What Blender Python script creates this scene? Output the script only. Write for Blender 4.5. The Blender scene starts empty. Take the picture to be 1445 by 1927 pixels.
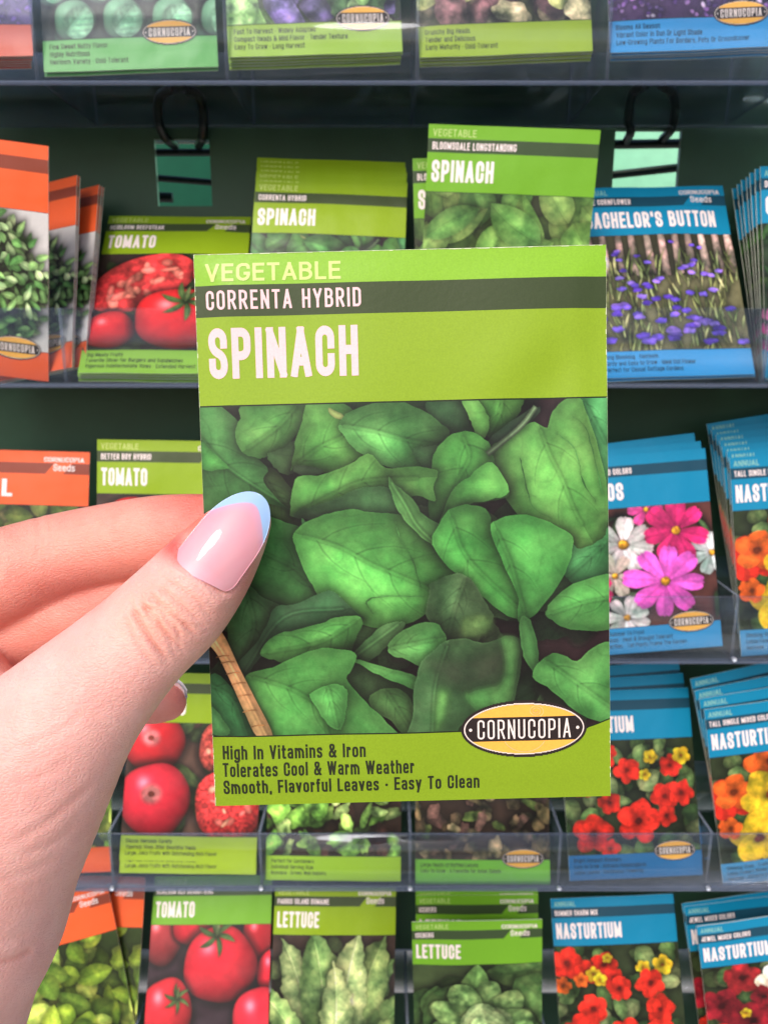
import bpy, math, random
import numpy as np
from mathutils import Vector, Matrix
random.seed(7)
RNG = np.random.RandomState(11)
scene = bpy.context.scene
COL = scene.collection

# ------------------------------------------------------------------ camera
FPX, CX, CY = 1400.0, 722.5, 963.5          # focal length and centre in photo pixels
PITCH = math.radians(13.0)
CAM = np.array([0.0, 0.0, 1.40])
R_ = np.array([1.0, 0, 0])
F_ = np.array([0, math.cos(PITCH), -math.sin(PITCH)])
U_ = np.array([0, math.sin(PITCH), math.cos(PITCH)])

def ray(px, py):
    return F_ + (px - CX) / FPX * R_ - (py - CY) / FPX * U_
def at(px, py, d):
    return CAM + ray(px, py) * d
def onplane(px, py, y):
    r = ray(px, py)
    return CAM + r * (y / r[1])
def proj(p):
    q = np.asarray(p) - CAM
    d = q @ F_
    return CX + FPX * (q @ R_) / d, CY - FPX * (q @ U_) / d, d

# ------------------------------------------------------------------ scene helpers
def tag(o, label=None, cat=None, group=None, kind=None):
    if label: o['label'] = label
    if cat: o['category'] = cat
    if group: o['group'] = group
    if kind: o['kind'] = kind
    return o

def empty(name, mat=None):
    o = bpy.data.objects.new(name, None)
    o.empty_display_size = 0.01
    if mat is not None: o.matrix_world = mat
    COL.objects.link(o)
    return o

def srgb(c):
    c = np.asarray(c, dtype=np.float32)
    return np.where(c <= 0.04045, c / 12.92, ((c + 0.055) / 1.055) ** 2.4)
def rgb(r, g, b):
    return np.array([r, g, b], dtype=np.float32) / 255.0

def mesh_np(name, verts, faces, cols=None, smooth=False, mats=None, midx=None):
    """verts (N,3), faces (M,4) or (M,3) int, cols (N,3) sRGB per point"""
    verts = np.asarray(verts, dtype=np.float32)
    faces = np.asarray(faces, dtype=np.int32)
    k = faces.shape[1]
    me = bpy.data.meshes.new(name)
    me.vertices.add(len(verts)); me.vertices.foreach_set('co', verts.ravel())
    me.loops.add(faces.size); me.loops.foreach_set('vertex_index', faces.ravel())
    me.polygons.add(len(faces))
    me.polygons.foreach_set('loop_start', np.arange(0, faces.size, k, dtype=np.int32))
    if smooth: me.polygons.foreach_set('use_smooth', np.ones(len(faces), dtype=bool))
    if midx is not None: me.polygons.foreach_set('material_index', np.asarray(midx, dtype=np.int32))
    me.update(calc_edges=True)
    if cols is not None:
        a = me.color_attributes.new('Col', 'FLOAT_COLOR', 'POINT')
        c4 = np.ones((len(verts), 4), dtype=np.float32); c4[:, :3] = srgb(cols)
        a.data.foreach_set('color', c4.ravel())
    for m in (mats or []): me.materials.append(m)
    return me

def grid_faces(H, W):
    i = np.arange(H * W).reshape(H, W)
    return np.stack([i[:-1, :-1], i[1:, :-1], i[1:, 1:], i[:-1, 1:]], -1).reshape(-1, 4)

def ob(name, me, parent=None):
    o = bpy.data.objects.new(name, me)
    COL.objects.link(o)
    if parent is not None: o.parent = parent
    return o

class MB:
    """collects boxes and tubes into one mesh"""
    def __init__(s): s.v = []; s.f = []; s.m = []
    def quad(s, a, b, c, d, m=0):
        n = len(s.v); s.v += [tuple(a), tuple(b), tuple(c), tuple(d)]; s.f.append((n, n+1, n+2, n+3)); s.m.append(m)
    def box(s, x0, x1, y0, y1, z0, z1, m=0, edge=None):
        n = len(s.v)
        s.v += [(x0,y0,z0),(x1,y0,z0),(x1,y1,z0),(x0,y1,z0),(x0,y0,z1),(x1,y0,z1),(x1,y1,z1),(x0,y1,z1)]
        fs = [(0,3,2,1),(4,5,6,7),(0,1,5,4),(1,2,6,5),(2,3,7,6),(3,0,4,7)]   # bottom top front right back left
        dims = [abs(z1-z0), abs(z1-z0), abs(y1-y0), abs(x1-x0), abs(y1-y0), abs(x1-x0)]   # size along each face's normal
        thin = min(dims)
        for f, d in zip(fs, dims):
            s.f.append(tuple(n+i for i in f))
            s.m.append(m if (edge is None or d == thin) else edge)
    def tube(s, pts, r, n=10, m=0):
        pts = [Vector(p) for p in pts]
        rings = []
        up = Vector((0.3, 0.2, 1)).normalized()
        for i, p in enumerate(pts):
            t = (pts[min(i+1, len(pts)-1)] - pts[max(i-1, 0)]).normalized()
            a = t.cross(up)
            if a.length < 1e-3: a = t.cross(Vector((1, 0, 0)))
            a.normalize(); b = t.cross(a)
            base = len(s.v)
            for k in range(n):
                q = p + (a * math.cos(2*math.pi*k/n) + b * math.sin(2*math.pi*k/n)) * r
                s.v.append(tuple(q))
            rings.append(base)
        for r0, r1 in zip(rings, rings[1:]):
            for k in range(n):
                s.f.append((r0+k, r0+(k+1) % n, r1+(k+1) % n, r1+k)); s.m.append(m)
        for base in (rings[0], rings[-1]):
            for k in range(1, n-2, 2):
                s.f.append((base, base+k, base+k+1, base+k+2)); s.m.append(m)
    def build(s, name, mats, parent=None, smooth=False):
        me = mesh_np(name, s.v, s.f, None, smooth, mats, s.m)
        bmx = me
        return ob(name, bmx, parent)

# ------------------------------------------------------------------ materials
def newmat(name):
    m = bpy.data.materials.new(name); m.use_nodes = True
    nt = m.node_tree; nt.nodes.clear()
    out = nt.nodes.new('ShaderNodeOutputMaterial')
    return m, nt, out
def N(nt, t, **kw):
    n = nt.nodes.new(t)
    for k, v in kw.items():
        if k.startswith('i_'):
            n.inputs[k[2:].replace('_', ' ')].default_value = v
        else: setattr(n, k, v)
    return n

def mat_print(name, rough=0.34, coat=0.0, grain=0.10, bump=0.06, bscale=900, crinkle=0.0, spec=0.22):
    m, nt, out = newmat(name)
    p = N(nt, 'ShaderNodeBsdfPrincipled'); nt.links.new(p.outputs[0], out.inputs[0])
    a = N(nt, 'ShaderNodeAttribute', attribute_name='Col')
    tc = N(nt, 'ShaderNodeTexCoord')
    no = N(nt, 'ShaderNodeTexNoise', i_Scale=2600.0, i_Detail=2.0)
    nt.links.new(tc.outputs['Object'], no.inputs['Vector'])
    mr = N(nt, 'ShaderNodeMapRange'); mr.inputs[1].default_value = 0.25; mr.inputs[2].default_value = 0.75
    mr.inputs[3].default_value = 1 - grain; mr.inputs[4].default_value = 1 + grain
    nt.links.new(no.outputs[0], mr.inputs[0])
    mx = N(nt, 'ShaderNodeMix', data_type='RGBA', blend_type='MULTIPLY'); mx.inputs[0].default_value = 1
    nt.links.new(a.outputs['Color'], mx.inputs[6]); nt.links.new(mr.outputs[0], mx.inputs[7])
    nt.links.new(mx.outputs[2], p.inputs['Base Color'])
    p.inputs['Roughness'].default_value = rough
    p.inputs['Coat Weight'].default_value = coat; p.inputs['Coat Roughness'].default_value = 0.18
    p.inputs['Specular IOR Level'].default_value = spec
    n2 = N(nt, 'ShaderNodeTexNoise', i_Scale=bscale, i_Detail=3.0)
    nt.links.new(tc.outputs['Object'], n2.inputs['Vector'])
    b = N(nt, 'ShaderNodeBump'); b.inputs['Strength'].default_value = bump; b.inputs['Distance'].default_value = 0.0004
    nt.links.new(n2.outputs[0], b.inputs['Height'])
    last = b
    if crinkle:
        n3 = N(nt, 'ShaderNodeTexNoise', i_Scale=26.0, i_Detail=2.5)
        nt.links.new(tc.outputs['Object'], n3.inputs['Vector'])
        b2 = N(nt, 'ShaderNodeBump'); b2.inputs['Strength'].default_value = crinkle; b2.inputs['Distance'].default_value = 0.006
        nt.links.new(n3.outputs[0], b2.inputs['Height']); nt.links.new(b.outputs[0], b2.inputs['Normal'])
        last = b2
    nt.links.new(last.outputs[0], p.inputs['Normal'])
    nt.links.new(last.outputs[0], p.inputs['Coat Normal'])
    return m

def mat_plain(name, c, rough=0.5, metal=0.0, noise=0.12, scale=60, bump=0.05, dist=0.0006):
    m, nt, out = newmat(name)
    p = N(nt, 'ShaderNodeBsdfPrincipled'); nt.links.new(p.outputs[0], out.inputs[0])
    tc = N(nt, 'ShaderNodeTexCoord')
    no = N(nt, 'ShaderNodeTexNoise', i_Scale=float(scale), i_Detail=5.0)
    nt.links.new(tc.outputs['Object'], no.inputs['Vector'])
    cr = N(nt, 'ShaderNodeValToRGB')
    c = srgb(c); lo = c * (1 - noise); hi = np.minimum(c * (1 + noise), 1)
    cr.color_ramp.elements[0].color = (*[float(x) for x in lo], 1); cr.color_ramp.elements[0].position = 0.3
    cr.color_ramp.elements[1].color = (*[float(x) for x in hi], 1); cr.color_ramp.elements[1].position = 0.7
    nt.links.new(no.outputs[0], cr.inputs[0]); nt.links.new(cr.outputs[0], p.inputs['Base Color'])
    p.inputs['Roughness'].default_value = rough; p.inputs['Metallic'].default_value = metal
    b = N(nt, 'ShaderNodeBump'); b.inputs['Strength'].default_value = bump; b.inputs['Distance'].default_value = dist
    nt.links.new(no.outputs[0], b.inputs['Height']); nt.links.new(b.outputs[0], p.inputs['Normal'])
    return m

def mat_acrylic(name, tint=(0.95, 0.965, 0.97), boost=1.0, rough=0.06):
    m, nt, out = newmat(name)
    t = N(nt, 'ShaderNodeBsdfTransparent'); t.inputs[0].default_value = (*tint, 1)
    g = N(nt, 'ShaderNodeBsdfGlossy'); g.inputs['Roughness'].default_value = rough
    g.inputs[0].default_value = (0.9, 0.93, 1.0, 1)
    d = N(nt, 'ShaderNodeBsdfDiffuse'); d.inputs[0].default_value = (0.55, 0.6, 0.68, 1)
    lw = N(nt, 'ShaderNodeLayerWeight'); lw.inputs[0].default_value = 0.5
    pw = N(nt, 'ShaderNodeMath', operation='POWER'); pw.inputs[1].default_value = 5.0
    nt.links.new(lw.outputs['Facing'], pw.inputs[0])
    mu = N(nt, 'ShaderNodeMath', operation='MULTIPLY_ADD'); mu.inputs[1].default_value = 0.8*boost; mu.inputs[2].default_value = 0.024*boost
    nt.links.new(pw.outputs[0], mu.inputs[0])
    tc = N(nt, 'ShaderNodeTexCoord'); no = N(nt, 'ShaderNodeTexNoise', i_Scale=45.0, i_Detail=6.0)
    nt.links.new(tc.outputs['Object'], no.inputs['Vector'])
    mr = N(nt, 'ShaderNodeMapRange'); mr.inputs[1].default_value = 0.35; mr.inputs[2].default_value = 0.75
    mr.inputs[3].default_value = 0.002; mr.inputs[4].default_value = 0.022
    nt.links.new(no.outputs[0], mr.inputs[0])
    m1 = N(nt, 'ShaderNodeMixShader'); m2 = N(nt, 'ShaderNodeMixShader')
    nt.links.new(mr.outputs[0], m1.inputs[0]); nt.links.new(t.outputs[0], m1.inputs[1]); nt.links.new(d.outputs[0], m1.inputs[2])
    nt.links.new(mu.outputs[0], m2.inputs[0]); nt.links.new(m1.outputs[0], m2.inputs[1]); nt.links.new(g.outputs[0], m2.inputs[2])
    nt.links.new(m2.outputs[0], out.inputs[0])
    return m

def mat_edge(name):
    m, nt, out = newmat(name)
    t = N(nt, 'ShaderNodeBsdfTransparent'); t.inputs[0].default_value = (0.66, 0.72, 0.82, 1)
    p = N(nt, 'ShaderNodeBsdfPrincipled'); p.inputs['Base Color'].default_value = (0.34, 0.38, 0.48, 1)
    p.inputs['Roughness'].default_value = 0.12
    mx = N(nt, 'ShaderNodeMixShader'); mx.inputs[0].default_value = 0.32
    nt.links.new(t.outputs[0], mx.inputs[1]); nt.links.new(p.outputs[0], mx.inputs[2]); nt.links.new(mx.outputs[0], out.inputs[0])
    return m

def mat_skin(name):
    m, nt, out = newmat(name)
    p = N(nt, 'ShaderNodeBsdfPrincipled'); nt.links.new(p.outputs[0], out.inputs[0])
    a = N(nt, 'ShaderNodeAttribute', attribute_name='Col')
    tc = N(nt, 'ShaderNodeTexCoord')
    no = N(nt, 'ShaderNodeTexNoise', i_Scale=110.0, i_Detail=6.0, i_Roughness=0.65)
    nt.links.new(tc.outputs['Object'], no.inputs['Vector'])
    cr = N(nt, 'ShaderNodeValToRGB')
    cr.color_ramp.elements[0].color = (0.90, 0.74, 0.72, 1); cr.color_ramp.elements[0].position = 0.3
    cr.color_ramp.elements[1].color = (1.0, 1.0, 1.0, 1); cr.color_ramp.elements[1].position = 0.62
    nt.links.new(no.outputs[0], cr.inputs[0])
    mx = N(nt, 'ShaderNodeMix', data_type='RGBA', blend_type='MULTIPLY'); mx.inputs[0].default_value = 0.75
    nt.links.new(a.outputs['Color'], mx.inputs[6]); nt.links.new(cr.outputs[0], mx.inputs[7])
    nt.links.new(mx.outputs[2], p.inputs['Base Color'])
    p.inputs['Roughness'].default_value = 0.50
    p.inputs['Subsurface Weight'].default_value = 0.35
    p.inputs['Subsurface Radius'].default_value = (1.0, 0.35, 0.2); p.inputs['Subsurface Scale'].default_value = 0.0022
    # skin lines: stretched cells plus finer grain
    mp = N(nt, 'ShaderNodeMapping'); mp.inputs['Rotation'].default_value = (0, math.radians(45), 0); mp.inputs['Scale'].default_value = (1.0, 1.0, 1.9)
    nt.links.new(tc.outputs['Object'], mp.inputs[0])
    v = N(nt, 'ShaderNodeTexVoronoi', i_Scale=900.0, feature='DISTANCE_TO_EDGE')
    nt.links.new(mp.outputs[0], v.inputs['Vector'])
    mr = N(nt, 'ShaderNodeMapRange'); mr.inputs[1].default_value = 0.0; mr.inputs[2].default_value = 0.25
    nt.links.new(v.outputs['Distance'], mr.inputs[0])
    n2 = N(nt, 'ShaderNodeTexNoise', i_Scale=700.0, i_Detail=4.0)
    nt.links.new(mp.outputs[0], n2.inputs['Vector'])
    b = N(nt, 'ShaderNodeBump'); b.inputs['Strength'].default_value = 0.45; b.inputs['Distance'].default_value = 0.00014
    nt.links.new(mr.outputs[0], b.inputs['Height'])
    b2 = N(nt, 'ShaderNodeBump'); b2.inputs['Strength'].default_value = 0.45; b2.inputs['Distance'].default_value = 0.00024
    nt.links.new(n2.outputs[0], b2.inputs['Height']); nt.links.new(b.outputs[0], b2.inputs['Normal'])
    n3 = N(nt, 'ShaderNodeTexNoise', i_Scale=200.0, i_Detail=3.0)
    mp3 = N(nt, 'ShaderNodeMapping'); mp3.inputs['Rotation'].default_value = (0, math.radians(45), 0); mp3.inputs['Scale'].default_value = (0.85, 1.0, 1.4)
    nt.links.new(tc.outputs['Object'], mp3.inputs[0]); nt.links.new(mp3.outputs[0], n3.inputs['Vector'])
    b3 = N(nt, 'ShaderNodeBump'); b3.inputs['Strength'].default_value = 0.16; b3.inputs['Distance'].default_value = 0.0006
    nt.links.new(n3.outputs[0], b3.inputs['Height']); nt.links.new(b2.outputs[0], b3.inputs['Normal'])
    nt.links.new(b3.outputs[0], p.inputs['Normal'])
    return m

def mat_nail(name):
    m, nt, out = newmat(name)
    p = N(nt, 'ShaderNodeBsdfPrincipled'); nt.links.new(p.outputs[0], out.inputs[0])
    a = N(nt, 'ShaderNodeAttribute', attribute_name='Col')
    nt.links.new(a.outputs['Color'], p.inputs['Base Color'])
    p.inputs['Roughness'].default_value = 0.55
    p.inputs['Coat Weight'].default_value = 0.9; p.inputs['Coat Roughness'].default_value = 0.02
    p.inputs['Subsurface Weight'].default_value = 0.15; p.inputs['Subsurface Scale'].default_value = 0.001
    tc = N(nt, 'ShaderNodeTexCoord'); no = N(nt, 'ShaderNodeTexNoise', i_Scale=260.0, i_Detail=2.0)
    nt.links.new(tc.outputs['Object'], no.inputs['Vector'])
    b = N(nt, 'ShaderNodeBump'); b.inputs['Strength'].default_value = 0.08; b.inputs['Distance'].default_value = 0.0008
    nt.links.new(no.outputs[0], b.inputs['Height']); nt.links.new(b.outputs[0], p.inputs['Coat Normal'])
    return m

M_HELD = mat_print('glossy_printed_paper_held', rough=0.42, coat=0.05, grain=0.07, bump=0.10)
M_PRINT = mat_print('glossy_printed_paper', rough=0.42, coat=0.11, grain=0.08, bump=0.05, crinkle=0.35)
M_ACR = mat_acrylic('clear_acrylic')
M_EDGE = mat_edge('acrylic_cut_edge')
M_ACRF = mat_acrylic('clear_acrylic_floor', tint=(0.66, 0.72, 0.72), boost=0.05, rough=0.12)
M_SKIN = mat_skin('skin')
M_NAIL = mat_nail('polished_nail')
M_PANEL = mat_plain('dark_green_painted_steel', rgb(34, 70, 48), rough=0.55, noise=0.10, scale=35)
M_WIRE = mat_plain('black_green_coated_wire', rgb(14, 26, 24), rough=0.28, noise=0.2, scale=300)
M_MINT = mat_plain('mint_green_paint', rgb(124, 196, 158), rough=0.55, noise=0.06, scale=40)
M_MID = mat_plain('mid_green_paint', rgb(22, 92, 62), rough=0.5, noise=0.08, scale=40)
# ------------------------------------------------------------------ print artwork painter (numpy, sRGB)
def vnoise(H, W, cell, rs):
    gh, gw = int(H / cell) + 3, int(W / cell) + 3
    g = rs.rand(gh, gw).astype(np.float32)
    y = np.arange(H) / cell; x = np.arange(W) / cell
    y0 = y.astype(int); x0 = x.astype(int)
    fy = (y - y0)[:, None]; fx = (x - x0)[None, :]
    fy = fy * fy * (3 - 2 * fy); fx = fx * fx * (3 - 2 * fx)
    a = g[y0][:, x0]; b = g[y0][:, x0 + 1]; c = g[y0 + 1][:, x0]; d = g[y0 + 1][:, x0 + 1]
    return (a * (1 - fx) + b * fx) * (1 - fy) + (c * (1 - fx) + d * fx) * fy
def fbm(H, W, cell, rs, o=4):
    r = 0; amp = 1; tot = 0
    for _ in range(o):
        if cell < 1.2: break
        r = r + amp * vnoise(H, W, cell, rs); tot += amp; amp *= 0.55; cell /= 2.1
    return r / tot

class Cv:
    def __init__(s, W, H, col, seed=1):
        s.W, s.H = W, H
        s.rs = np.random.RandomState(seed)
        s.a = np.zeros((H, W, 3), np.float32) + np.asarray(col, np.float32)
        n = fbm(H, W, max(W, H) / 8, s.rs)
        s.a *= (0.75 + 0.5 * n)[..., None]
        s.noise = fbm(H, W, max(W, H) / 14, s.rs, 5)
        s.fine = fbm(H, W, max(3.0, W / 60), s.rs, 3)
        s.ridge = fbm(H, W, max(6.0, W / 13), s.rs, 2)

def crom(pts, n=4, closed=True):
    p = np.asarray(pts, np.float32)
    if closed: q = np.vstack([p[-1:], p, p[:2]])
    else: q = np.vstack([2 * p[:1] - p[1:2], p, 2 * p[-1:] - p[-2:-1]])
    out = []
    for i in range(1, len(q) - 2):
        for k in range(n):
            t = k / n; a, b, c, d = q[i-1], q[i], q[i+1], q[i+2]
            out.append(0.5 * ((2*b) + (-a+c)*t + (2*a-5*b+4*c-d)*t*t + (-a+3*b-3*c+d)*t**3))
    if not closed: out.append(p[-1])
    return np.array(out, np.float32)

def segdist(X, Y, pts, closed):
    P = pts; Q = np.roll(pts, -1, 0)
    if not closed: P = P[:-1]; Q = Q[:-1]
    best = np.full(X.shape, 1e9, np.float32); par = np.zeros(X.shape, np.float32); side = np.zeros(X.shape, np.float32)
    n = len(P)
    for i in range(n):
        dx, dy = Q[i] - P[i]; L = dx*dx + dy*dy + 1e-9
        ax = X - P[i, 0]; ay = Y - P[i, 1]
        t = np.clip((ax*dx + ay*dy) / L, 0, 1)
        ex = ax - t*dx; ey = ay - t*dy
        d = ex*ex + ey*ey
        m = d < best
        best = np.where(m, d, best)
        if not closed:
            par = np.where(m, (i + t) / n, par); side = np.where(m, np.sign(dx*ay - dy*ax), side)
    return np.sqrt(best), par, side

def inside(X, Y, pts):
    r = np.zeros(X.shape, bool); n = len(pts)
    for i in range(n):
        x0, y0 = pts[i]; x1, y1 = pts[(i + 1) % n]
        if y0 == y1: continue
        c = ((y0 > Y) != (y1 > Y))
        r ^= c & (X < (x1 - x0) * (Y - y0) / (y1 - y0) + x0)
    return r

def poly(cv, pts, col, rib=None, shadow=0.55, sh=None, veins=7, rim=0.12, blot=0.35, smooth=True, fold=0.10, ribc=0.16, soft=0.7, dome=0.35, ridge=0.0, bv=0, crinkle=0.0):
    S = max(cv.W, cv.H) / 650.0
    sh = (14 * S) if sh is None else sh
    if smooth: pts = crom(pts, 4)
    else: pts = np.asarray(pts, np.float32)
    if crinkle:
        q = np.arange(len(pts)) / len(pts) * 6.2832; w = sum(np.sin(q*k + cv.rs.rand()*6.28) / (k/14.0)**.6 for k in (11, 17, 26, 38)) * crinkle * .5
        t = np.roll(pts, -1, 0) - np.roll(pts, 1, 0); t = t / (np.linalg.norm(t, axis=1, keepdims=True) + 1e-6)
        pts = (pts + np.stack([t[:, 1], -t[:, 0]], 1) * w[:, None]).astype(np.float32)
    mg = int(sh * 2.2) + 2
    x0 = max(0, int(pts[:, 0].min()) - mg); x1 = min(cv.W, int(pts[:, 0].max()) + mg)
    y0 = max(0, int(pts[:, 1].min()) - mg); y1 = min(cv.H, int(pts[:, 1].max()) + mg)
    if x1 - x0 < 1 or y1 - y0 < 1: return
    Y, X = np.mgrid[y0:y1, x0:x1].astype(np.float32); X += .5; Y += .5
    d, _, _ = segdist(X, Y, pts, True)
    ins = inside(X, Y, pts); sd = np.where(ins, d, -d)
    reg = cv.a[y0:y1, x0:x1]
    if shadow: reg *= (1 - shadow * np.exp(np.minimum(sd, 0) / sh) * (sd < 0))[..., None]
    if not ins.any(): return
    mx = max(sd.max(), 1e-3)
    k = np.clip(sd / mx, 0, 1)
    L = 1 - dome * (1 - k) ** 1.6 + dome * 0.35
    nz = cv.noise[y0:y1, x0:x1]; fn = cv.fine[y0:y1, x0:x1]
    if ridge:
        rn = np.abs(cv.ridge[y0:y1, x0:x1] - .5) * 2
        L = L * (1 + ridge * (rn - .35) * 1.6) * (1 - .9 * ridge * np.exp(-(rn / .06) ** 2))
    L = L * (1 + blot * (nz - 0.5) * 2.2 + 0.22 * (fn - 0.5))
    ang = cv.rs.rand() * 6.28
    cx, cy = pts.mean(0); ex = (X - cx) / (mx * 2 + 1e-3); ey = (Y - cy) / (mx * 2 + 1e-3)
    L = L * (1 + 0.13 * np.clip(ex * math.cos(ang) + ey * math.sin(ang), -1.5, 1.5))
    c = np.asarray(col, np.float32)[None, None] * np.ones(X.shape + (1,), np.float32)
    if rib is not None:
        rp = crom(rib, 6, False)
        dr, par, side = segdist(X, Y, rp, False)
        L = L * (1 + fold * side * np.clip(dr / (4 * S + 1e-3), 0, 1))
        if veins:
            lenr = np.sqrt(((rp[1:] - rp[:-1]) ** 2).sum(1)).sum()
            w = (par * lenr - dr * 0.9) / (lenr / veins) + side * 0.25 + 0.6 * (nz - .5)
            fr = np.abs((w % 1) - 0.5) * 2
            L = L * (1 - 0.13 * np.exp(-((1 - fr) * lenr / veins / (3.2 * S)) ** 2) * (dr > 1.5 * S))
            L = L * (1 + 0.09 * np.cos(w * 6.28) * np.clip(dr / (10 * S), 0, 1))
        if bv:                                   # branching side veins with puckered panels between them
            tot = max(float(np.linalg.norm(rp[-1] - rp[0])), 1.0); D = np.full(X.shape, 1e9, np.float32)
            for kk in range(bv):
                f0 = (kk + .35) / bv * .86; i0 = int(f0 * (len(rp) - 2)); tg = rp[i0+1] - rp[i0]; tg = tg / (np.linalg.norm(tg) + 1e-6)
                for sd_ in (-1, 1):
                    a0 = math.atan2(tg[1], tg[0]) + sd_ * (.85 + .25 * (cv.rs.rand() - .5)); p = rp[i0].copy() + tg * (cv.rs.rand() * .04 * tot); V = [p.copy()]
                    for st in range(5):
                        p = p + np.array([math.cos(a0), math.sin(a0)]) * tot * .085; a0 -= sd_ * .15 + .2*(cv.rs.rand()-.5); V.append(p.copy())
                    dv_, pv_, _ = segdist(X, Y, np.array(V, np.float32), False)
                    D = np.minimum(D, dv_ + pv_ * 1.6 * S)
            D = np.minimum(D, dr)
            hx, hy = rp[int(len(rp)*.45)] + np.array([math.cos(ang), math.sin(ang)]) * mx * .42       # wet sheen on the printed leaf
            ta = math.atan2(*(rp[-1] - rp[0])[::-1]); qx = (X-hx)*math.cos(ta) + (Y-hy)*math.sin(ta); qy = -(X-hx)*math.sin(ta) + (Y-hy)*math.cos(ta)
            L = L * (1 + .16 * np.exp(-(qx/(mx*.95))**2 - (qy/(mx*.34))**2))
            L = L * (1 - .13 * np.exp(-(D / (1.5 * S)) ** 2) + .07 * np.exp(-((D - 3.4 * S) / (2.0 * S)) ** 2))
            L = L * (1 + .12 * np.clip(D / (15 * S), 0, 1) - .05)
        L = L * (1 - 0.18 * np.exp(-((dr - 3.2 * S) / (2.2 * S)) ** 2))
        L = L * (1 + ribc * np.exp(-(dr / (1.7 * S)) ** 2))
    if rim: L = L * (1 + rim * np.exp(-((sd - 1.2 * S) / (1.8 * S)) ** 2) * (0.4 + 1.2 * nz))
    sat = (nz - .5)[..., None] * np.array([0.35, 0.0, 0.15], np.float32)
    c = c * (1 + sat) * L[..., None]
    al = np.clip(0.5 + sd / soft, 0, 1)[..., None]
    cv.a[y0:y1, x0:x1] = reg * (1 - al) + np.clip(c, 0, 1) * al

def leaf(cv, bx, by, ang, ln, wd, col, bend=0.2, tip=1.0, **kw):
    n = 9; L = []; Rr = []; rib = []
    x, y, a = bx, by, ang - bend / 2
    for i in range(n):
        t = i / (n - 1)
        w = wd * (math.sin(math.pi * t ** 0.8) ** (0.75) if 0 < t < 1 else 0.02) * (1 + 0.08 * math.sin(5 * t + bx))
        L.append((x - math.sin(a) * w, y + math.cos(a) * w)); Rr.append((x + math.sin(a) * w, y - math.cos(a) * w)); rib.append((x, y))
        x += math.cos(a) * ln / (n - 1); y += math.sin(a) * ln / (n - 1); a += bend / (n - 1)
    poly(cv, L + Rr[::-1], col, rib=rib, **kw)

def ell(cx, cy, rx, ry, a=0, n=18, wob=0, rs=None):
    o = []
    for k in range(n):
        t = 2 * math.pi * k / n; w = 1 + (wob * (rs.rand() - .5) if rs is not None else 0)
        x, y = rx * w * math.cos(t), ry * w * math.sin(t)
        o.append((cx + x * math.cos(a) - y * math.sin(a), cy + x * math.sin(a) + y * math.cos(a)))
    return o

def ball(cv, cx, cy, r, col, ry=None, hl=0.5, lx=-0.35, ly=-0.45, shadow=0.6, tex=0.0):
    ry = ry or r
    m = int(max(r, ry) * 1.25) + 2
    x0, x1 = max(0, int(cx - m)), min(cv.W, int(cx + m)); y0, y1 = max(0, int(cy - m)), min(cv.H, int(cy + m))
    if x1 <= x0 or y1 <= y0: return
    Y, X = np.mgrid[y0:y1, x0:x1].astype(np.float32)
    ex, ey = (X - cx) / r, (Y - cy) / ry
    th = np.arctan2(ey, ex)
    rr = np.sqrt(ex**2 + ey**2) / (1 + 0.03 * np.cos(3 * th + cx) + 0.02 * np.cos(5 * th))
    reg = cv.a[y0:y1, x0:x1]
    reg *= (1 - shadow * np.clip(1 - (rr - 1) / 0.25, 0, 1) * (rr > 1))[..., None]
    z = np.sqrt(np.clip(1 - rr**2, 0, 1))
    lam = np.clip(0.55 * z - ex * -lx * -0.5 * -1 + ey * ly * 0.55 + 0.45, 0.15, 1.2)
    nz = cv.noise[y0:y1, x0:x1]; fn = cv.fine[y0:y1, x0:x1]
    lam = lam * (1 + 0.25 * (nz - .5) + tex * (fn - .5) * 2)
    c = np.asarray(col, np.float32) * lam[..., None]
    sp = np.exp(-(((ex - lx) ** 2 + (ey - ly) ** 2) / 0.035)) * hl
    c = c + sp[..., None] * np.array([1, .9, .92])
    al = np.clip((1 - rr) * r / 1.2 + 0.5, 0, 1)[..., None]
    cv.a[y0:y1, x0:x1] = reg * (1 - al) + np.clip(c, 0, 1) * al

def petalflower(cv, cx, cy, r, col, n=8, cc=rgb(230, 160, 40), rot=0, sq=.92, w=0.26, cr=0.14):
    for k in list(range(0, n, 2)) + list(range(1, n, 2)):
        a = rot + 2 * math.pi * k / n + (cv.rs.rand()-.5)*.18; rr = r*(.92+.16*cv.rs.rand()); ww = w*r*(.9+.25*cv.rs.rand())
        ca, sa = math.cos(a), math.sin(a)*sq
        prof = [(.08,.12),(.35,.62),(.65,1.0),(.88,.85),(.97,.5),(.95,.2),(1.0,0),(.95,-.2),(.98,-.5),(.88,-.85),(.65,-1.0),(.35,-.62),(.08,-.12)]
        o = [(cx + ca*rr*t - math.sin(a)*ww*s_, cy + sa*rr*t + math.cos(a)*sq*ww*s_) for t, s_ in prof]
        poly(cv, o, col * (0.88 + 0.22 * cv.rs.rand()), rib=[(cx, cy), (cx + ca*rr, cy + sa*rr)], veins=0, shadow=0.22, sh=3, rim=0.08, fold=0.05, ribc=-0.06, dome=0.12, blot=.2)
    ball(cv, cx, cy, r * cr, cc, ry=r * cr * sq, hl=0.2, shadow=0.35, tex=0.5)

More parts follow.
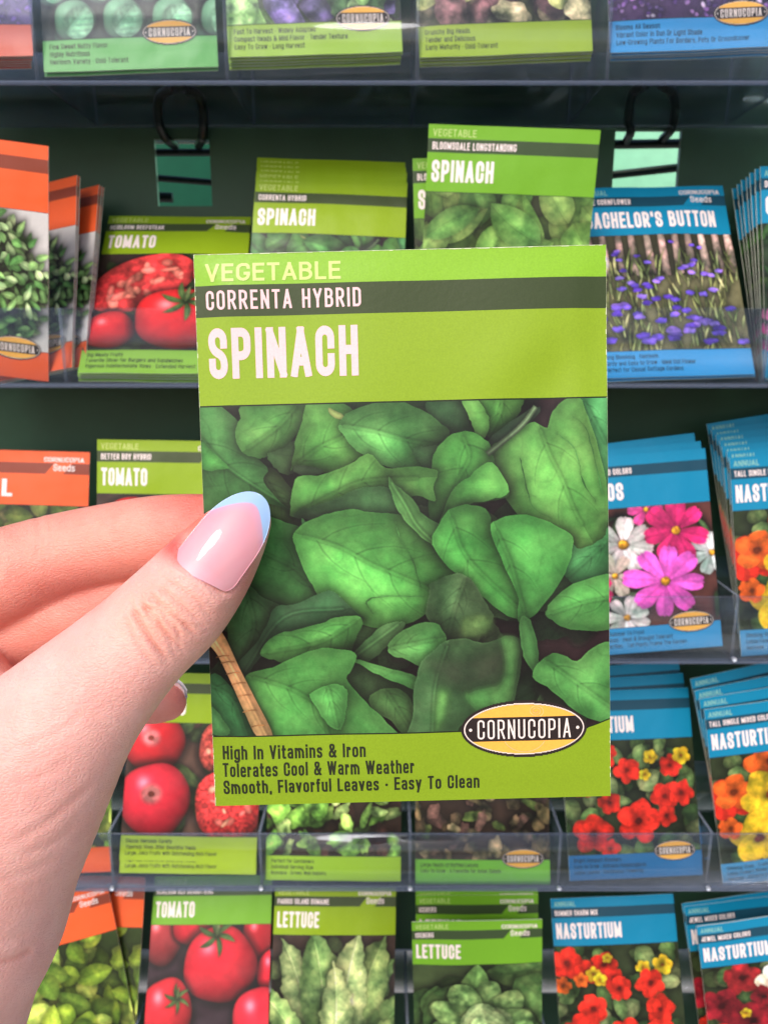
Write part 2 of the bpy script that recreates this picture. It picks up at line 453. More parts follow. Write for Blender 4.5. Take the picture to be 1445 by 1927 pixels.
def clutter(cv, n, cols, ln, wd, y0=0, y1=None, tip=None, **kw):
    y1 = cv.H if y1 is None else y1
    for i in range(n):
        c = cols[cv.rs.randint(len(cols))] * (0.55 + 0.6 * (i / n)) * (0.85 + 0.3 * cv.rs.rand())
        a = cv.rs.rand() * 6.28
        l = ln * (0.7 + 0.6 * cv.rs.rand())
        leaf(cv, cv.rs.rand() * cv.W - math.cos(a) * l / 2, y0 + cv.rs.rand() * (y1 - y0) - math.sin(a) * l / 2, a, l, wd * (0.7 + .6 * cv.rs.rand()), c, bend=cv.rs.rand() * 1.2 - .6, **kw)

# ---- the held packet's spinach picture; outlines in crop coordinates of the reference, mapped into the picture
PW, PH = 82.0, 112.0                       # packet size in mm
CORN = dict(TL=(365, 480), TR=(1139, 461), BL=(406, 1516), BR=(1148, 1497))
V_TOP, V_BOT = 0.269, 0.870
def inv_bil(x, y):
    u, v = 0.5, 0.5
    a, b, c, d = [np.array(CORN[k], float) for k in ('TL', 'TR', 'BL', 'BR')]
    for _ in range(6):
        f = a*(1-u)*(1-v) + b*u*(1-v) + c*(1-u)*v + d*u*v - np.array([x, y])
        J = np.array([(b-a)*(1-v) + (d-c)*v, (c-a)*(1-u) + (d-b)*u]).T
        du = np.linalg.solve(J, -f); u += du[0]; v += du[1]
    return u, v
def spinach_art(W=660, H=542):
    cv = Cv(W, H, rgb(60, 40, 42), 5)
    def mp(ox, oy):
        def f(L):
            o = []
            for x, y in L:
                u, v = inv_bil(ox + x / 3.6125, oy + y / 3.6125)
                o.append((u * W, (v - V_TOP) / (V_BOT - V_TOP) * H))
            return o
        return f
    A, B, C, D = mp(370, 740), mp(750, 740), mp(370, 1060), mp(750, 1060)
    T = lambda L: [(lambda q: (q[0] * W, (q[1] - V_TOP) / (V_BOT - V_TOP) * H))(inv_bil(x, y)) for x, y in L]
    g = rgb
    s = W / 660
    def P(pts, col, rib=None, **k):
        k.setdefault('dome', .36); k.setdefault('shadow', .50); k.setdefault('sh', 13*s); k.setdefault('crinkle', 1.0*s)
        k['rim'] = max(.02, (k.get('rim', .12)-.1)*.42); k['ridge'] = .06; k['blot'] = k.get('blot', .35)*.42
        if rib is not None and k.get('veins', 7) and 'soft' not in k:
            k['bv'] = max(2, int(k.get('veins', 7)*.65)); k['veins'] = 0
        pts = np.array(pts, float); c0 = pts.mean(0)
        if k.get('sh') > 6*s and len(pts) > 7: pts = c0 + (pts-c0)*1.10
        m = np.array([.84, .95, .86], np.float32)
        poly(cv, pts, np.asarray(col)*m, rib=rib, **k)
    for i in range(60):
        a = cv.rs.rand()*6.28; l = 110+cv.rs.rand()*70; x, y = cv.rs.rand()*W, cv.rs.rand()*H
        leaf(cv, x-math.cos(a)*l/2, y-math.sin(a)*l/2, a, l, 34+cv.rs.rand()*16, [g(56,92,50), g(44,74,44), g(66,106,56), g(60,84,50)][i%4]*(.75+.35*i/60), bend=cv.rs.rand()-.5, shadow=.5, sh=12, dome=.3, veins=0, bv=4, rim=.15, crinkle=1.5)
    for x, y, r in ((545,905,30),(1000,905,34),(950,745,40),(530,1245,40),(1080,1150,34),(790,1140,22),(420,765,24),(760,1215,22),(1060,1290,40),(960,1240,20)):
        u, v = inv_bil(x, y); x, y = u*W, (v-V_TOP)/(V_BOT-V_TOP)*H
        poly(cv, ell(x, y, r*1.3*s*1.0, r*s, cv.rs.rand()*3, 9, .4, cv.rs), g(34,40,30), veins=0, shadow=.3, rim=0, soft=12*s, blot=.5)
    P(A([(440,560),(520,490),(620,590),(700,720),(730,870),(620,860),(480,830),(500,700)]), g(80,108,62), A([(480,560),(560,680),(700,850)]), blot=.7)
    P(A([(25,60),(150,75),(300,205),(330,330),(470,470),(450,560),(560,690),(640,745),(490,690),(320,690),(160,735),(30,720),(10,400)]), g(72,118,66), A([(20,260),(200,450),(400,590),(640,740)]), veins=5, fold=-.22, ribc=.4)
    P(A([(30,300),(120,370),(230,470),(180,480),(40,480)]), g(86,150,76), veins=0, shadow=.25)
    P(A([(350,60),(700,60),(745,100),(680,230),(600,330),(490,380),(430,390),(330,350),(290,240),(320,150)]), g(84,132,68), A([(680,70),(560,200),(360,340)]), veins=4)
    P(A([(490,380),(600,340),(685,290),(700,440),(660,510),(590,510),(520,450)]), g(72,102,62), veins=0)
    P(A([(780,60),(1000,70),(1080,180),(1130,330),(1080,400),(960,470),(850,490),(770,455),(690,450),(665,480),(680,400),(700,280),(740,170)]), g(98,154,76), A([(700,440),(850,330),(1010,250),(1060,120)]), veins=5, blot=.6)
    P(A([(900,70),(990,110),(1020,150),(930,130)]), g(196,196,120), veins=0, shadow=.1)
    P(A([(665,490),(680,455),(760,460),(870,490),(800,530),(720,520)]), g(62,80,56), veins=0)
    P(B([(190,30),(440,20),(480,170),(530,260),(400,270),(290,220),(230,150)]), g(58,92,58), veins=0, blot=.8)
    P(A([(1010,190),(1090,110),(1330,40),(1510,100),(1620,170),(1690,250),(1600,330),(1550,370),(1640,470),(1500,470),(1380,465),(1250,430),(1120,350),(1040,260)]), g(84,136,74), A([(1010,190),(1230,230),(1450,290),(1640,320)]), veins=6, blot=.7, fold=.16)
    P(B([(100,350),(180,330),(300,330),(240,420),(230,480),(150,440)]), g(68,100,62), veins=0)
    P(B([(520,10),(800,0),(820,70),(750,170),(640,250),(600,240),(600,150),(570,70)]), g(90,140,70), B([(700,20),(690,100),(620,240)]), veins=3)
    P(B([(430,10),(520,20),(590,110),(605,200),(570,265),(535,270),(500,180),(470,110)]), g(124,180,92), veins=0, rim=.3)
    P(B([(870,90),(930,60),(960,90),(830,230),(680,330),(600,330),(640,250)]), g(66,88,64), veins=0)
    P(B([(1180,30),(1420,0),(1430,980),(1370,960),(1385,700),(1300,300)]), g(80,148,90), B([(1260,40),(1400,300)]), veins=2, blot=.5)
    P(B([(620,380),(760,290),(830,240),(930,195),(1010,230),(1030,150),(1100,70),(1200,40),(1240,120),(1310,300),(1370,560),(1385,760),(1340,950),(1220,1020),(1160,1000),(1140,890),(990,870),(860,790),(730,640),(640,480)]), g(104,158,80), B([(960,220),(1020,380),(1100,540),(1190,760),(1240,850)]), veins=4, blot=.35, rim=.3)
    for L in ([(820,420),(850,560),(900,730),(1010,800)], [(1080,250),(1190,350),(1240,560),(1320,680)], [(1180,130),(1260,200),(1320,400),(1370,620)]):
        P(B(L + [(x + 7, y + 4) for x, y in L[::-1]]), g(62,112,58), veins=0, shadow=.18, sh=5)
    P(B([(400,262),(300,330),(250,430),(235,600),(225,740),(280,855),(390,790),(480,715),(600,680),(720,640),(640,480),(620,400),(590,320),(500,262)]), g(86,146,70), B([(440,270),(480,400),(400,560),(290,840)]), veins=3, fold=.05)
    P(B([(620,455),(720,635),(600,685),(480,715),(390,795),(290,850),(370,640),(480,540)]), g(98,166,80), veins=0, rim=.3, shadow=.5, sh=16)
    P(A([(710,780),(695,720),(705,620),(740,540),(900,520),(1060,460),(1170,395),(1280,480),(1440,475),(1560,485),(1600,520),(1570,600),(1580,690),(1480,650),(1370,680),(1330,620),(1130,615),(950,690)]), g(98,152,76), A([(720,760),(950,640),(1150,560),(1500,540)]), veins=6, rim=.3)
    P(A([(705,775),(950,690),(1130,615),(1330,630),(1390,760),(1250,795),(1100,800),(930,800),(760,812)]), g(68,106,64), veins=0, rim=.35)
    P(B([(400,790),(470,740),(600,760),(700,860),(690,960),(600,980),(480,900)]), g(70,100,60), veins=0)
    P(B([(1150,980),(1230,1020),(1380,950),(1420,880),(1420,1290),(1200,1270),(1090,1130)]), g(72,134,80), B([(1380,1000),(1150,1200)]), veins=2)
    P(D([(1010,290),(1060,210),(1180,120),(1440,70),(1440,375),(1280,410),(1130,390),(1030,330)]), g(88,148,76), D([(1440,200),(1250,230),(1040,300)]), veins=3, rim=.25)
    P(T([(505,972),(540,980),(575,995),(565,1010),(580,1060),(608,1105),(590,1120),(555,1128),(510,1128),(480,1110),(455,1090),(475,1040),(495,1005)]), g(74,130,68), T([(600,1105),(560,1060),(500,1030)]), veins=3, rim=.25, blot=.6)
    P(A([(720,810),(800,870),(920,810),(1000,830),(900,900),(760,920)]), g(80,140,78), veins=0)
    P(T([(567,1005),(580,985),(620,967),(660,958),(700,962),(760,970),(800,1000),(838,1040),(850,1075),(825,1105),(800,1130),(770,1150),(720,1163),(680,1152),(640,1130),(610,1105),(590,1070),(575,1035)]), g(94,158,78), T([(575,998),(640,1018),(700,1050),(760,1075),(850,1115)]), veins=5, rim=.28, blot=.3)
    for L in ([(745,972),(752,1000),(775,1040),(790,1090)], [(700,1140),(690,1120),(720,1110),(790,1110)]):
        P(T(L + [(x + 2, y + 2) for x, y in L[::-1]]), g(66,112,58), veins=0, shadow=.2, sh=5)
    P(A([(1320,555),(1375,610),(1470,690),(1540,790),(1650,860),(1640,1000),(1600,980),(1500,900),(1400,790),(1350,690)]), g(86,132,72), A([(1330,575),(1420,720),(1500,860),(1630,990)]), veins=0, rim=.5)
    P(T([(828,990),(850,957),(880,948),(912,955),(925,985),(938,1020),(955,1060),(978,1100),(985,1143),(950,1138),(900,1100),(850,1055),(822,1015)]), g(82,150,72), T([(850,965),(880,1040),(970,1130)]), veins=3, rim=.25)
    P(T([(928,988),(945,972),(990,966),(1040,985),(1068,1005),(1064,1040),(1050,1075),(1015,1125),(990,1147),(974,1146),(976,1110),(955,1060),(938,1020)]), g(84,156,76), T([(935,990),(960,1050),(985,1140)]), veins=4, rim=.25)
    P(C([(350,140),(460,220),(560,270),(500,380),(450,480),(330,610),(315,700),(290,640),(240,520),(230,400),(260,260)]), g(72,108,66), C([(350,150),(400,400),(310,640)]), veins=2, rim=.35)
    P(C([(560,270),(700,250),(880,170),(1000,260),(1100,350),(1000,330),(850,390),(700,430),(560,470),(490,540),(470,580),(420,640),(340,745),(305,650),(450,480),(510,360)]), g(62,96,64), C([(1000,270),(600,330),(340,700)]), veins=0, rim=.2)
    P(C([(475,570),(560,460),(700,420),(850,380),(960,340),(1090,340),(1100,400),(1060,480),(1030,560),(900,600),(700,645),(560,610)]), g(92,148,76), C([(1080,360),(850,500),(500,570)]), veins=6, blot=.8)
    P(C([(1060,600),(1130,520),(1260,400),(1370,370),(1400,400),(1300,520),(1180,620),(1090,610)]), g(80,116,70), C([(1370,380),(1080,600)]), veins=0, rim=.3)
    P(D([(240,110),(400,50),(500,110),(580,250),(620,330),(560,420),(430,470),(330,500),(270,420),(205,300),(225,180)]), g(62,84,54), D([(450,80),(380,280),(330,490)]), veins=5, blot=1.0, rim=.4)
    P(D([(440,330),(620,320),(640,400),(560,460),(430,470)]), g(84,108,62), veins=0, blot=1.4, shadow=0, soft=10*s)
    P(C([(1320,540),(1360,470),(1480,395),(1610,380),(1680,480),(1620,570),(1570,620),(1540,665),(1430,610),(1350,590)]), g(92,148,80), C([(1330,540),(1620,480)]), veins=3, rim=.35)
    P(C([(1060,640),(1250,740),(1400,800),(1500,840),(1500,1000),(1480,1130),(1300,1000),(1150,930),(1090,850),(1040,720)]), g(66,90,56), veins=0, blot=.8)
    P(C([(1200,880),(1350,830),(1445,900),(1490,1050),(1480,1140),(1400,1130),(1330,1040),(1220,980)]), g(80,112,64), C([(1300,850),(1470,1120)]), veins=2, rim=.5)
    P(C([(1070,618),(1160,640),(1300,680),(1450,720),(1530,780),(1515,832),(1400,790),(1250,730),(1130,660)]), g(86,140,74), veins=0, rim=.55)
    P(D([(215,612),(330,520),(450,500),(560,530),(700,488),(760,488),(805,540),(790,700),(760,860),(740,930),(560,980),(420,1060),(380,1150),(105,1150),(130,1000),(140,820),(170,680)]), g(74,104,66), D([(330,530),(250,800),(230,1140)]), veins=0, rim=.5, blot=.5)
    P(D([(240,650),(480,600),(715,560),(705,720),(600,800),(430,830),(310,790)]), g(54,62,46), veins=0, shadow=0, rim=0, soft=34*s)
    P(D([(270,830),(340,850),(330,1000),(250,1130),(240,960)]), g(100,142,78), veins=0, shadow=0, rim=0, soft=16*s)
    P(D([(470,860),(560,820),(690,780),(715,650),(690,500),(760,488),(805,545),(780,750),(740,920),(640,940),(540,950)]), g(86,130,72), veins=0, rim=.4, shadow=.15, soft=12*s)
    P(D([(830,350),(890,370),(930,500),(950,650),(1000,780),(930,720),(860,620),(830,500)]), g(72,118,64), veins=0, rim=.7)
    P(D([(930,740),(980,640),(1080,590),(1200,640),(1300,560),(1440,560),(1440,1010),(1300,1015),(1180,950),(1050,830)]), g(88,144,76), D([(1010,640),(1200,780),(1440,960)]), veins=3, rim=.35, blot=.6)
    P(C([(390,740),(520,700),(660,640),(800,580),(920,570),(1060,600),(1050,690),(1010,760),(1090,870),(1180,960),(1260,1040),(1320,1150),(900,1160),(550,1150),(480,1040),(400,880)]), g(94,156,80), C([(400,745),(560,790),(700,850),(850,960),(900,1140)]), veins=5, rim=.25)
    P(C([(790,870),(900,810),(980,810),(1022,860),(1010,980),(980,1090),(900,1060),(830,950)]), g(86,146,76), C([(900,820),(960,1080)]), veins=2, rim=.4)
    P(C([(100,730),(250,820),(320,950),(380,1080),(400,1150),(100,1150)]), g(58,112,68), C([(100,800),(250,900),(350,1140)]), veins=2)
    P(C([(100,960),(160,1010),(235,1140),(100,1140)]), g(70,120,70), veins=0, rim=.4)
    st = C([(88,470),(135,405),(200,470),(300,680),(400,880),(530,1160),(420,1160),(330,980),(240,780),(150,600),(88,520)])
    poly(cv, st, g(226, 172, 112), rib=C([(100,450),(270,720),(480,1150)]), veins=0, fold=.10, ribc=.03, blot=.35, rim=.1, shadow=.6, sh=7*s, dome=.4)
    for (x, y) in ((150,600),(185,640),(222,715),(262,785),(300,868),(338,975),(390,1080)):
        L_ = C([(x-12,y+8),(x+30,y-4),(x+75,y-6)]); poly(cv, L_ + [(a_, b_+1.6) for a_, b_ in L_[::-1]], g(150,100,58), veins=0, shadow=.1, sh=3, rim=0)
    for Lc, w_ in ((B([(930,60),(840,180),(700,300),(600,380)]), 4.5),):
        c_ = crom(Lc, 5, False); t_ = np.gradient(c_, axis=0); t_ = t_/(np.linalg.norm(t_, axis=1, keepdims=True)+1e-6); n_ = np.stack([-t_[:, 1], t_[:, 0]], 1)*w_*s
        poly(cv, np.vstack([c_+n_, (c_-n_)[::-1]]), g(72,92,64), rib=Lc, veins=0, smooth=False, shadow=.45, sh=6*s, rim=0, dome=.5)
    cv.a = np.clip(cv.a, 0, 1)*.96 + np.array(rgb(10, 7, 8))
    return cv.a

GR = [rgb(92,150,70), rgb(70,125,60), rgb(120,170,80)]
def bg_wrap(f):
    a = f(); return np.clip(a.a, 0, 1)
W0, H0 = 200, 164
def art_basil(cols=(rgb(110,150,80), rgb(80,125,65), rgb(140,170,105)), bg=rgb(50,60,40), ln=26, wd=7, n=230, seed=3, white=True):
    cv = Cv(W0, H0, bg, seed)
    if white: cv.a[:] = rgb(205, 200, 198)
    cv.noise = cv.noise
    for i in range(n):
        if white:
            a = cv.rs.rand() * 6.28; r = (cv.rs.rand() ** .5)
            r = cv.rs.rand()**.4; x, y = W0*.46 + math.cos(a)*r*W0*.53, H0*.53 + math.sin(a)*r*H0*.52
        else: x, y = cv.rs.rand()*W0, cv.rs.rand()*H0
        c = cols[cv.rs.randint(len(cols))] * (0.5 + 0.6 * i / n)
        a = cv.rs.rand() * 6.28
        leaf(cv, x, y, a, ln*(.7+.6*cv.rs.rand()), wd*(.7+.6*cv.rs.rand()), c, bend=cv.rs.rand()-.5, veins=0, shadow=.35, sh=3)
    return cv
def art_tomato(spec, seed=4, bg=rgb(60,45,40), leaves=True, slice_=None):
    cv = Cv(W0, H0, bg, seed)
    if leaves: clutter(cv, 26, [rgb(60,80,45), rgb(80,105,55)], 50, 12, veins=3, shadow=.3)
    if slice_:
        x, y, rx, ry, a = slice_
        poly(cv, ell(x, y, rx, ry, a, 20, .06, cv.rs), rgb(205, 60, 60), veins=0, rim=.1, blot=.5, dome=.15)
        for i in range(22):
            t = cv.rs.rand()*6.28; r = cv.rs.rand()**.5*.75
            qx, qy = r*rx*math.cos(t), r*ry*math.sin(t)
            poly(cv, ell(x+qx*math.cos(a)-qy*math.sin(a), y+qx*math.sin(a)+qy*math.cos(a), 5+cv.rs.rand()*9, 3+cv.rs.rand()*4, cv.rs.rand()*3, 9), rgb(232,120,105)*(.8+.3*cv.rs.rand()), veins=0, shadow=.12, sh=3, rim=0)
    for (x, y, r, ry, c, cal) in spec:
        ball(cv, x, y, r, c, ry=ry, hl=.45 if cal != 'cut' else .1, tex=.5 if cal == 'cut' else 0)
        if cal == 'cut':
            for i in range(16):
                t = cv.rs.rand()*6.28; q = cv.rs.rand()**.5*.7*r
                poly(cv, ell(x+q*math.cos(t), y+q*math.sin(t), 3+cv.rs.rand()*6, 2+cv.rs.rand()*4, cv.rs.rand()*3, 8), [rgb(240,110,100), rgb(170,50,50), rgb(245,160,130)][i % 3], veins=0, shadow=.1, sh=2, rim=0)
        elif cal == 'dot':
            poly(cv, ell(x-r*.1, y-r*.15, r*.3, r*.27), rgb(228,120,120), veins=0, shadow=0, soft=8)
            poly(cv, ell(x-r*.1, y-r*.15, r*.1, r*.08), rgb(110,40,30), veins=0, shadow=.2, sh=2)
        elif cal:
            cx, cy = x + (cal[0])*r, y + cal[1]*r
            for k in range(6):
                a = k*1.05 + .3 + cv.rs.rand()*.3
                leaf(cv, cx, cy, a, r*.55, r*.07, rgb(70,95,50), bend=.8, veins=0, shadow=.3, sh=2)
            leaf(cv, cx, cy + 2, -1.4, r*.45, r*.06, rgb(85,100,60), veins=0, shadow=.3, sh=2)
    return cv
RED = rgb(222, 38, 42)
def art_corn():
    cv = Cv(W0, H0, rgb(112, 108, 78), 8)
    cv.a[:60] *= .6
    for i in range(11):
        x = 6 + i*18.5 + cv.rs.rand()*4
        o = [(x-4, -4), (x+4, -4), (x+5+i*.3, 52+cv.rs.rand()*12), (x+1, 60), (x-4, 54)]
        poly(cv, o, rgb(186,158,146)*(.8+.3*cv.rs.rand()), veins=0, smooth=False, shadow=.4, sh=3, blot=.6)
    for i in range(260):
        y = 50 + cv.rs.rand()*H0; x = cv.rs.rand()*W0
        leaf(cv, x, y, -1.57 + (cv.rs.rand()-.5)*.9, 20+cv.rs.rand()*22, .9+cv.rs.rand(), [rgb(128,138,84), rgb(98,108,64), rgb(160,165,112), rgb(78,82,52)][i%4], veins=0, shadow=.25, sh=2, bend=.4)
    for i in range(74):
        t = (i/74)**.8; y = 12 + t*(H0-20); x = cv.rs.rand()*W0; r = 3.0 + 4.2*t
        c = [rgb(96,72,190), rgb(78,54,160), rgb(120,92,212), rgb(140,110,215)][cv.rs.randint(4)]
        poly(cv, ell(x, y, r*1.25, r*.62, 0, 11, .5, cv.rs), c, veins=0, shadow=.3, sh=2, rim=.2)
    return cv
def art_pinkspike():
    cv = Cv(W0, H0, rgb(50, 70, 45), 12); clutter(cv, 50, GR, 50, 5, veins=0)
    for i in range(60):
        x = cv.rs.rand()*W0; y = H0*.4 + cv.rs.rand()*H0*.6
        poly(cv, ell(x, y, 5, 8, 0, 9, .3, cv.rs), [rgb(200,40,130), rgb(150,30,110), rgb(230,110,170)][i%3], veins=0, shadow=.3, sh=2)
    return cv
def art_cosmos():
    cv = Cv(W0, H0, rgb(92, 52, 46), 14); clutter(cv, 30, [rgb(60,85,50), rgb(90,110,80)], 40, 4, veins=0)
    Wh = rgb(228, 214, 214)
    petalflower(cv, 196, 70, 34, rgb(205,215,212), 7, rot=.2); petalflower(cv, 72, 150, 34, rgb(222,216,210), 7, rot=.5)
    petalflower(cv, 75, 50, 44, Wh, 7, rot=.3, cr=.17); petalflower(cv, 60, 92, 32, rgb(214,196,180), 6, rot=.1)
    petalflower(cv, 110, 4, 26, rgb(236,80,160), 6); petalflower(cv, 148, 36, 48, rgb(214,42,110), 7, rot=-.6, cr=.13)
    petalflower(cv, 20, 30, 34, rgb(236,110,180), 7); petalflower(cv, 24, 110, 36, rgb(200,40,100), 7, rot=.4)
    petalflower(cv, 128, 104, 56, rgb(236,92,200), 8, rot=.15, cr=.12, w=.24)
    return cv
def nast(cv, x, y, r, c, c2=None):
    for k in range(5):
        a = k*1.257 + x
        o = ell(x+math.cos(a)*r*.5, y+math.sin(a)*r*.45, r*.52, r*.45, a, 10, .3, cv.rs)
        poly(cv, o, c*(.85+.25*cv.rs.rand()), veins=0, shadow=.18, sh=3, rim=.2, dome=.2)
    poly(cv, ell(x, y, r*.16, r*.14, 0, 8, .4, cv.rs), c2 if c2 is not None else c*.35, veins=0, shadow=.4, sh=4)
def art_nast(kind, seed):
    cv = Cv(W0, H0, rgb(48, 58, 36), seed)
    clutter(cv, 70, [rgb(80,108,58), rgb(58,84,46), rgb(128,142,92), rgb(96,120,70)], 34, 12, veins=3, shadow=.4)
    if kind == 'red':
        L = [(40,134,30,0),(108,118,33,0),(60,20,22,0),(96,44,20,0),(162,40,18,0),(150,84,22,0),(176,80,20,0),(150,112,16,0),(20,24,20,0),(30,66,18,2),(66,90,18,0),(180,26,14,1),(132,26,11,1),(52,40,10,1),(122,52,9,1),(64,156,14,0)]
    elif kind == 'mix':
        L = [(20,26,26,0),(50,40,20,0),(78,30,22,0),(92,52,18,0),(60,44,12,1),(70,52,11,1),(40,52,12,2),(140,36,12,1),(172,34,17,1),(150,60,24,0),(100,66,20,0),(162,100,24,0),(56,96,24,0),(36,130,30,0),(108,138,30,0),(160,140,28,0),(84,20,8,1),(10,60,14,2)]
    elif kind == 'jewel':
        L = [(60,24,30,3),(110,34,30,4),(24,70,34,5),(70,100,36,5),(120,90,34,5),(90,60,22,5),(20,130,30,0),(64,136,30,5),(150,100,30,0),(160,40,30,2),(110,136,26,1),(180,134,28,5),(60,86,9,1)]
    else:
        L = [(22,66,34,0),(30,56,30,2),(86,16,36,2),(150,24,38,1),(82,66,44,1),(60,130,46,1),(176,84,34,2),(140,112,40,1),(190,140,30,2),(20,110,18,2)]
    cs = [rgb(232,48,34), rgb(244,198,44), rgb(240,100,36), rgb(170,40,45), rgb(232,205,180), rgb(140,28,40)]
    for x, y, r, k in L: nast(cv, x, y, r, cs[k], rgb(120,50,20) if k == 1 else None)
    return cv
def art_romaine():
    cv = Cv(W0, H0, rgb(70, 52, 46), 21); clutter(cv, 16, [rgb(80,90,55)], 40, 12)
    for i, (bx, a, l, w) in enumerate([(100,-2.15,165,32),(112,-1.0,165,32),(70,-1.9,180,34),(130,-1.25,185,36),(86,-1.72,190,36),(118,-1.42,185,32),(60,-2.3,140,20),(150,-.8,140,22),(100,-1.6,140,24),(140,-.5,110,20)]):
        leaf(cv, bx, 178, a, l, w, [rgb(132,158,92), rgb(104,136,76), rgb(150,168,108)][i%3], bend=(-.4 if a < -1.57 else .4), veins=0, bv=6, ribc=1.1, shadow=.5, sh=7, blot=.5, crinkle=2.6)
    return cv
def art_iceberg():
    cv = Cv(W0, H0, rgb(60, 74, 44), 23); clutter(cv, 22, [rgb(88,122,64), rgb(72,104,54)], 90, 30, veins=5)
    for i in range(16):
        a = i*.7; poly(cv, ell(105+46*math.cos(a), 100+38*math.sin(a), 36, 24, a, 14, .25, cv.rs), rgb(124,160,92)*(.8+.3*cv.rs.rand()), rib=[(105,100),(105+80*math.cos(a),100+66*math.sin(a))], veins=4, rim=.25, blot=.6)
    for i in range(5): poly(cv, ell(108+8*math.cos(i*2), 104+8*math.sin(i*2), 40-i*5, 32-i*4, i, 14, .15, cv.rs), rgb(158,184,122)*(.85+.05*i), rib=[(108,70),(100+i*5,130)], veins=5, blot=.5, shadow=.3, rim=.2)
    return cv
def art_loose(cols, seed, bg=rgb(58,42,34), size=20):
    cv = Cv(W0, H0, bg, seed)
    for i in range(90):
        c = cols[cv.rs.randint(len(cols))]*(.6+.5*i/90)
        poly(cv, ell(cv.rs.rand()*W0, cv.rs.rand()*H0, size*(.5+cv.rs.rand()*.7), size*(.3+cv.rs.rand()*.5), cv.rs.rand()*3, 12, .5, cv.rs), c, veins=0, shadow=.4, sh=4, blot=.9, rim=.3)
    return cv
def art_sprouts():
    cv = Cv(W0, H0, rgb(52, 58, 50), 31); clutter(cv, 14, [rgb(60,90,70)], 50, 16)
    for i in range(16):
        x, y, r = (i % 4)*56+14+(i//4 % 2)*24, (i//4)*42+16, 24
        ball(cv, x, y, r, rgb(120,176,136), hl=.1)
        poly(cv, ell(x+5, y+3, r*.7, r*.8, .5, 12), rgb(130,186,146), rib=[(x-10,y+14),(x+12,y-12)], veins=4, shadow=.2, sh=3)
    return cv
def art_field(cols, seed, bg, n=520, r=3.2):
    cv = Cv(W0, H0, bg, seed)
    for i in range(n):
        poly(cv, ell(cv.rs.rand()*W0, cv.rs.rand()*H0, r*(.6+cv.rs.rand()*.8), r*.8, cv.rs.rand()*3, 7, .4, cv.rs), cols[cv.rs.randint(len(cols))], veins=0, shadow=.25, sh=2, rim=0)
    return cv
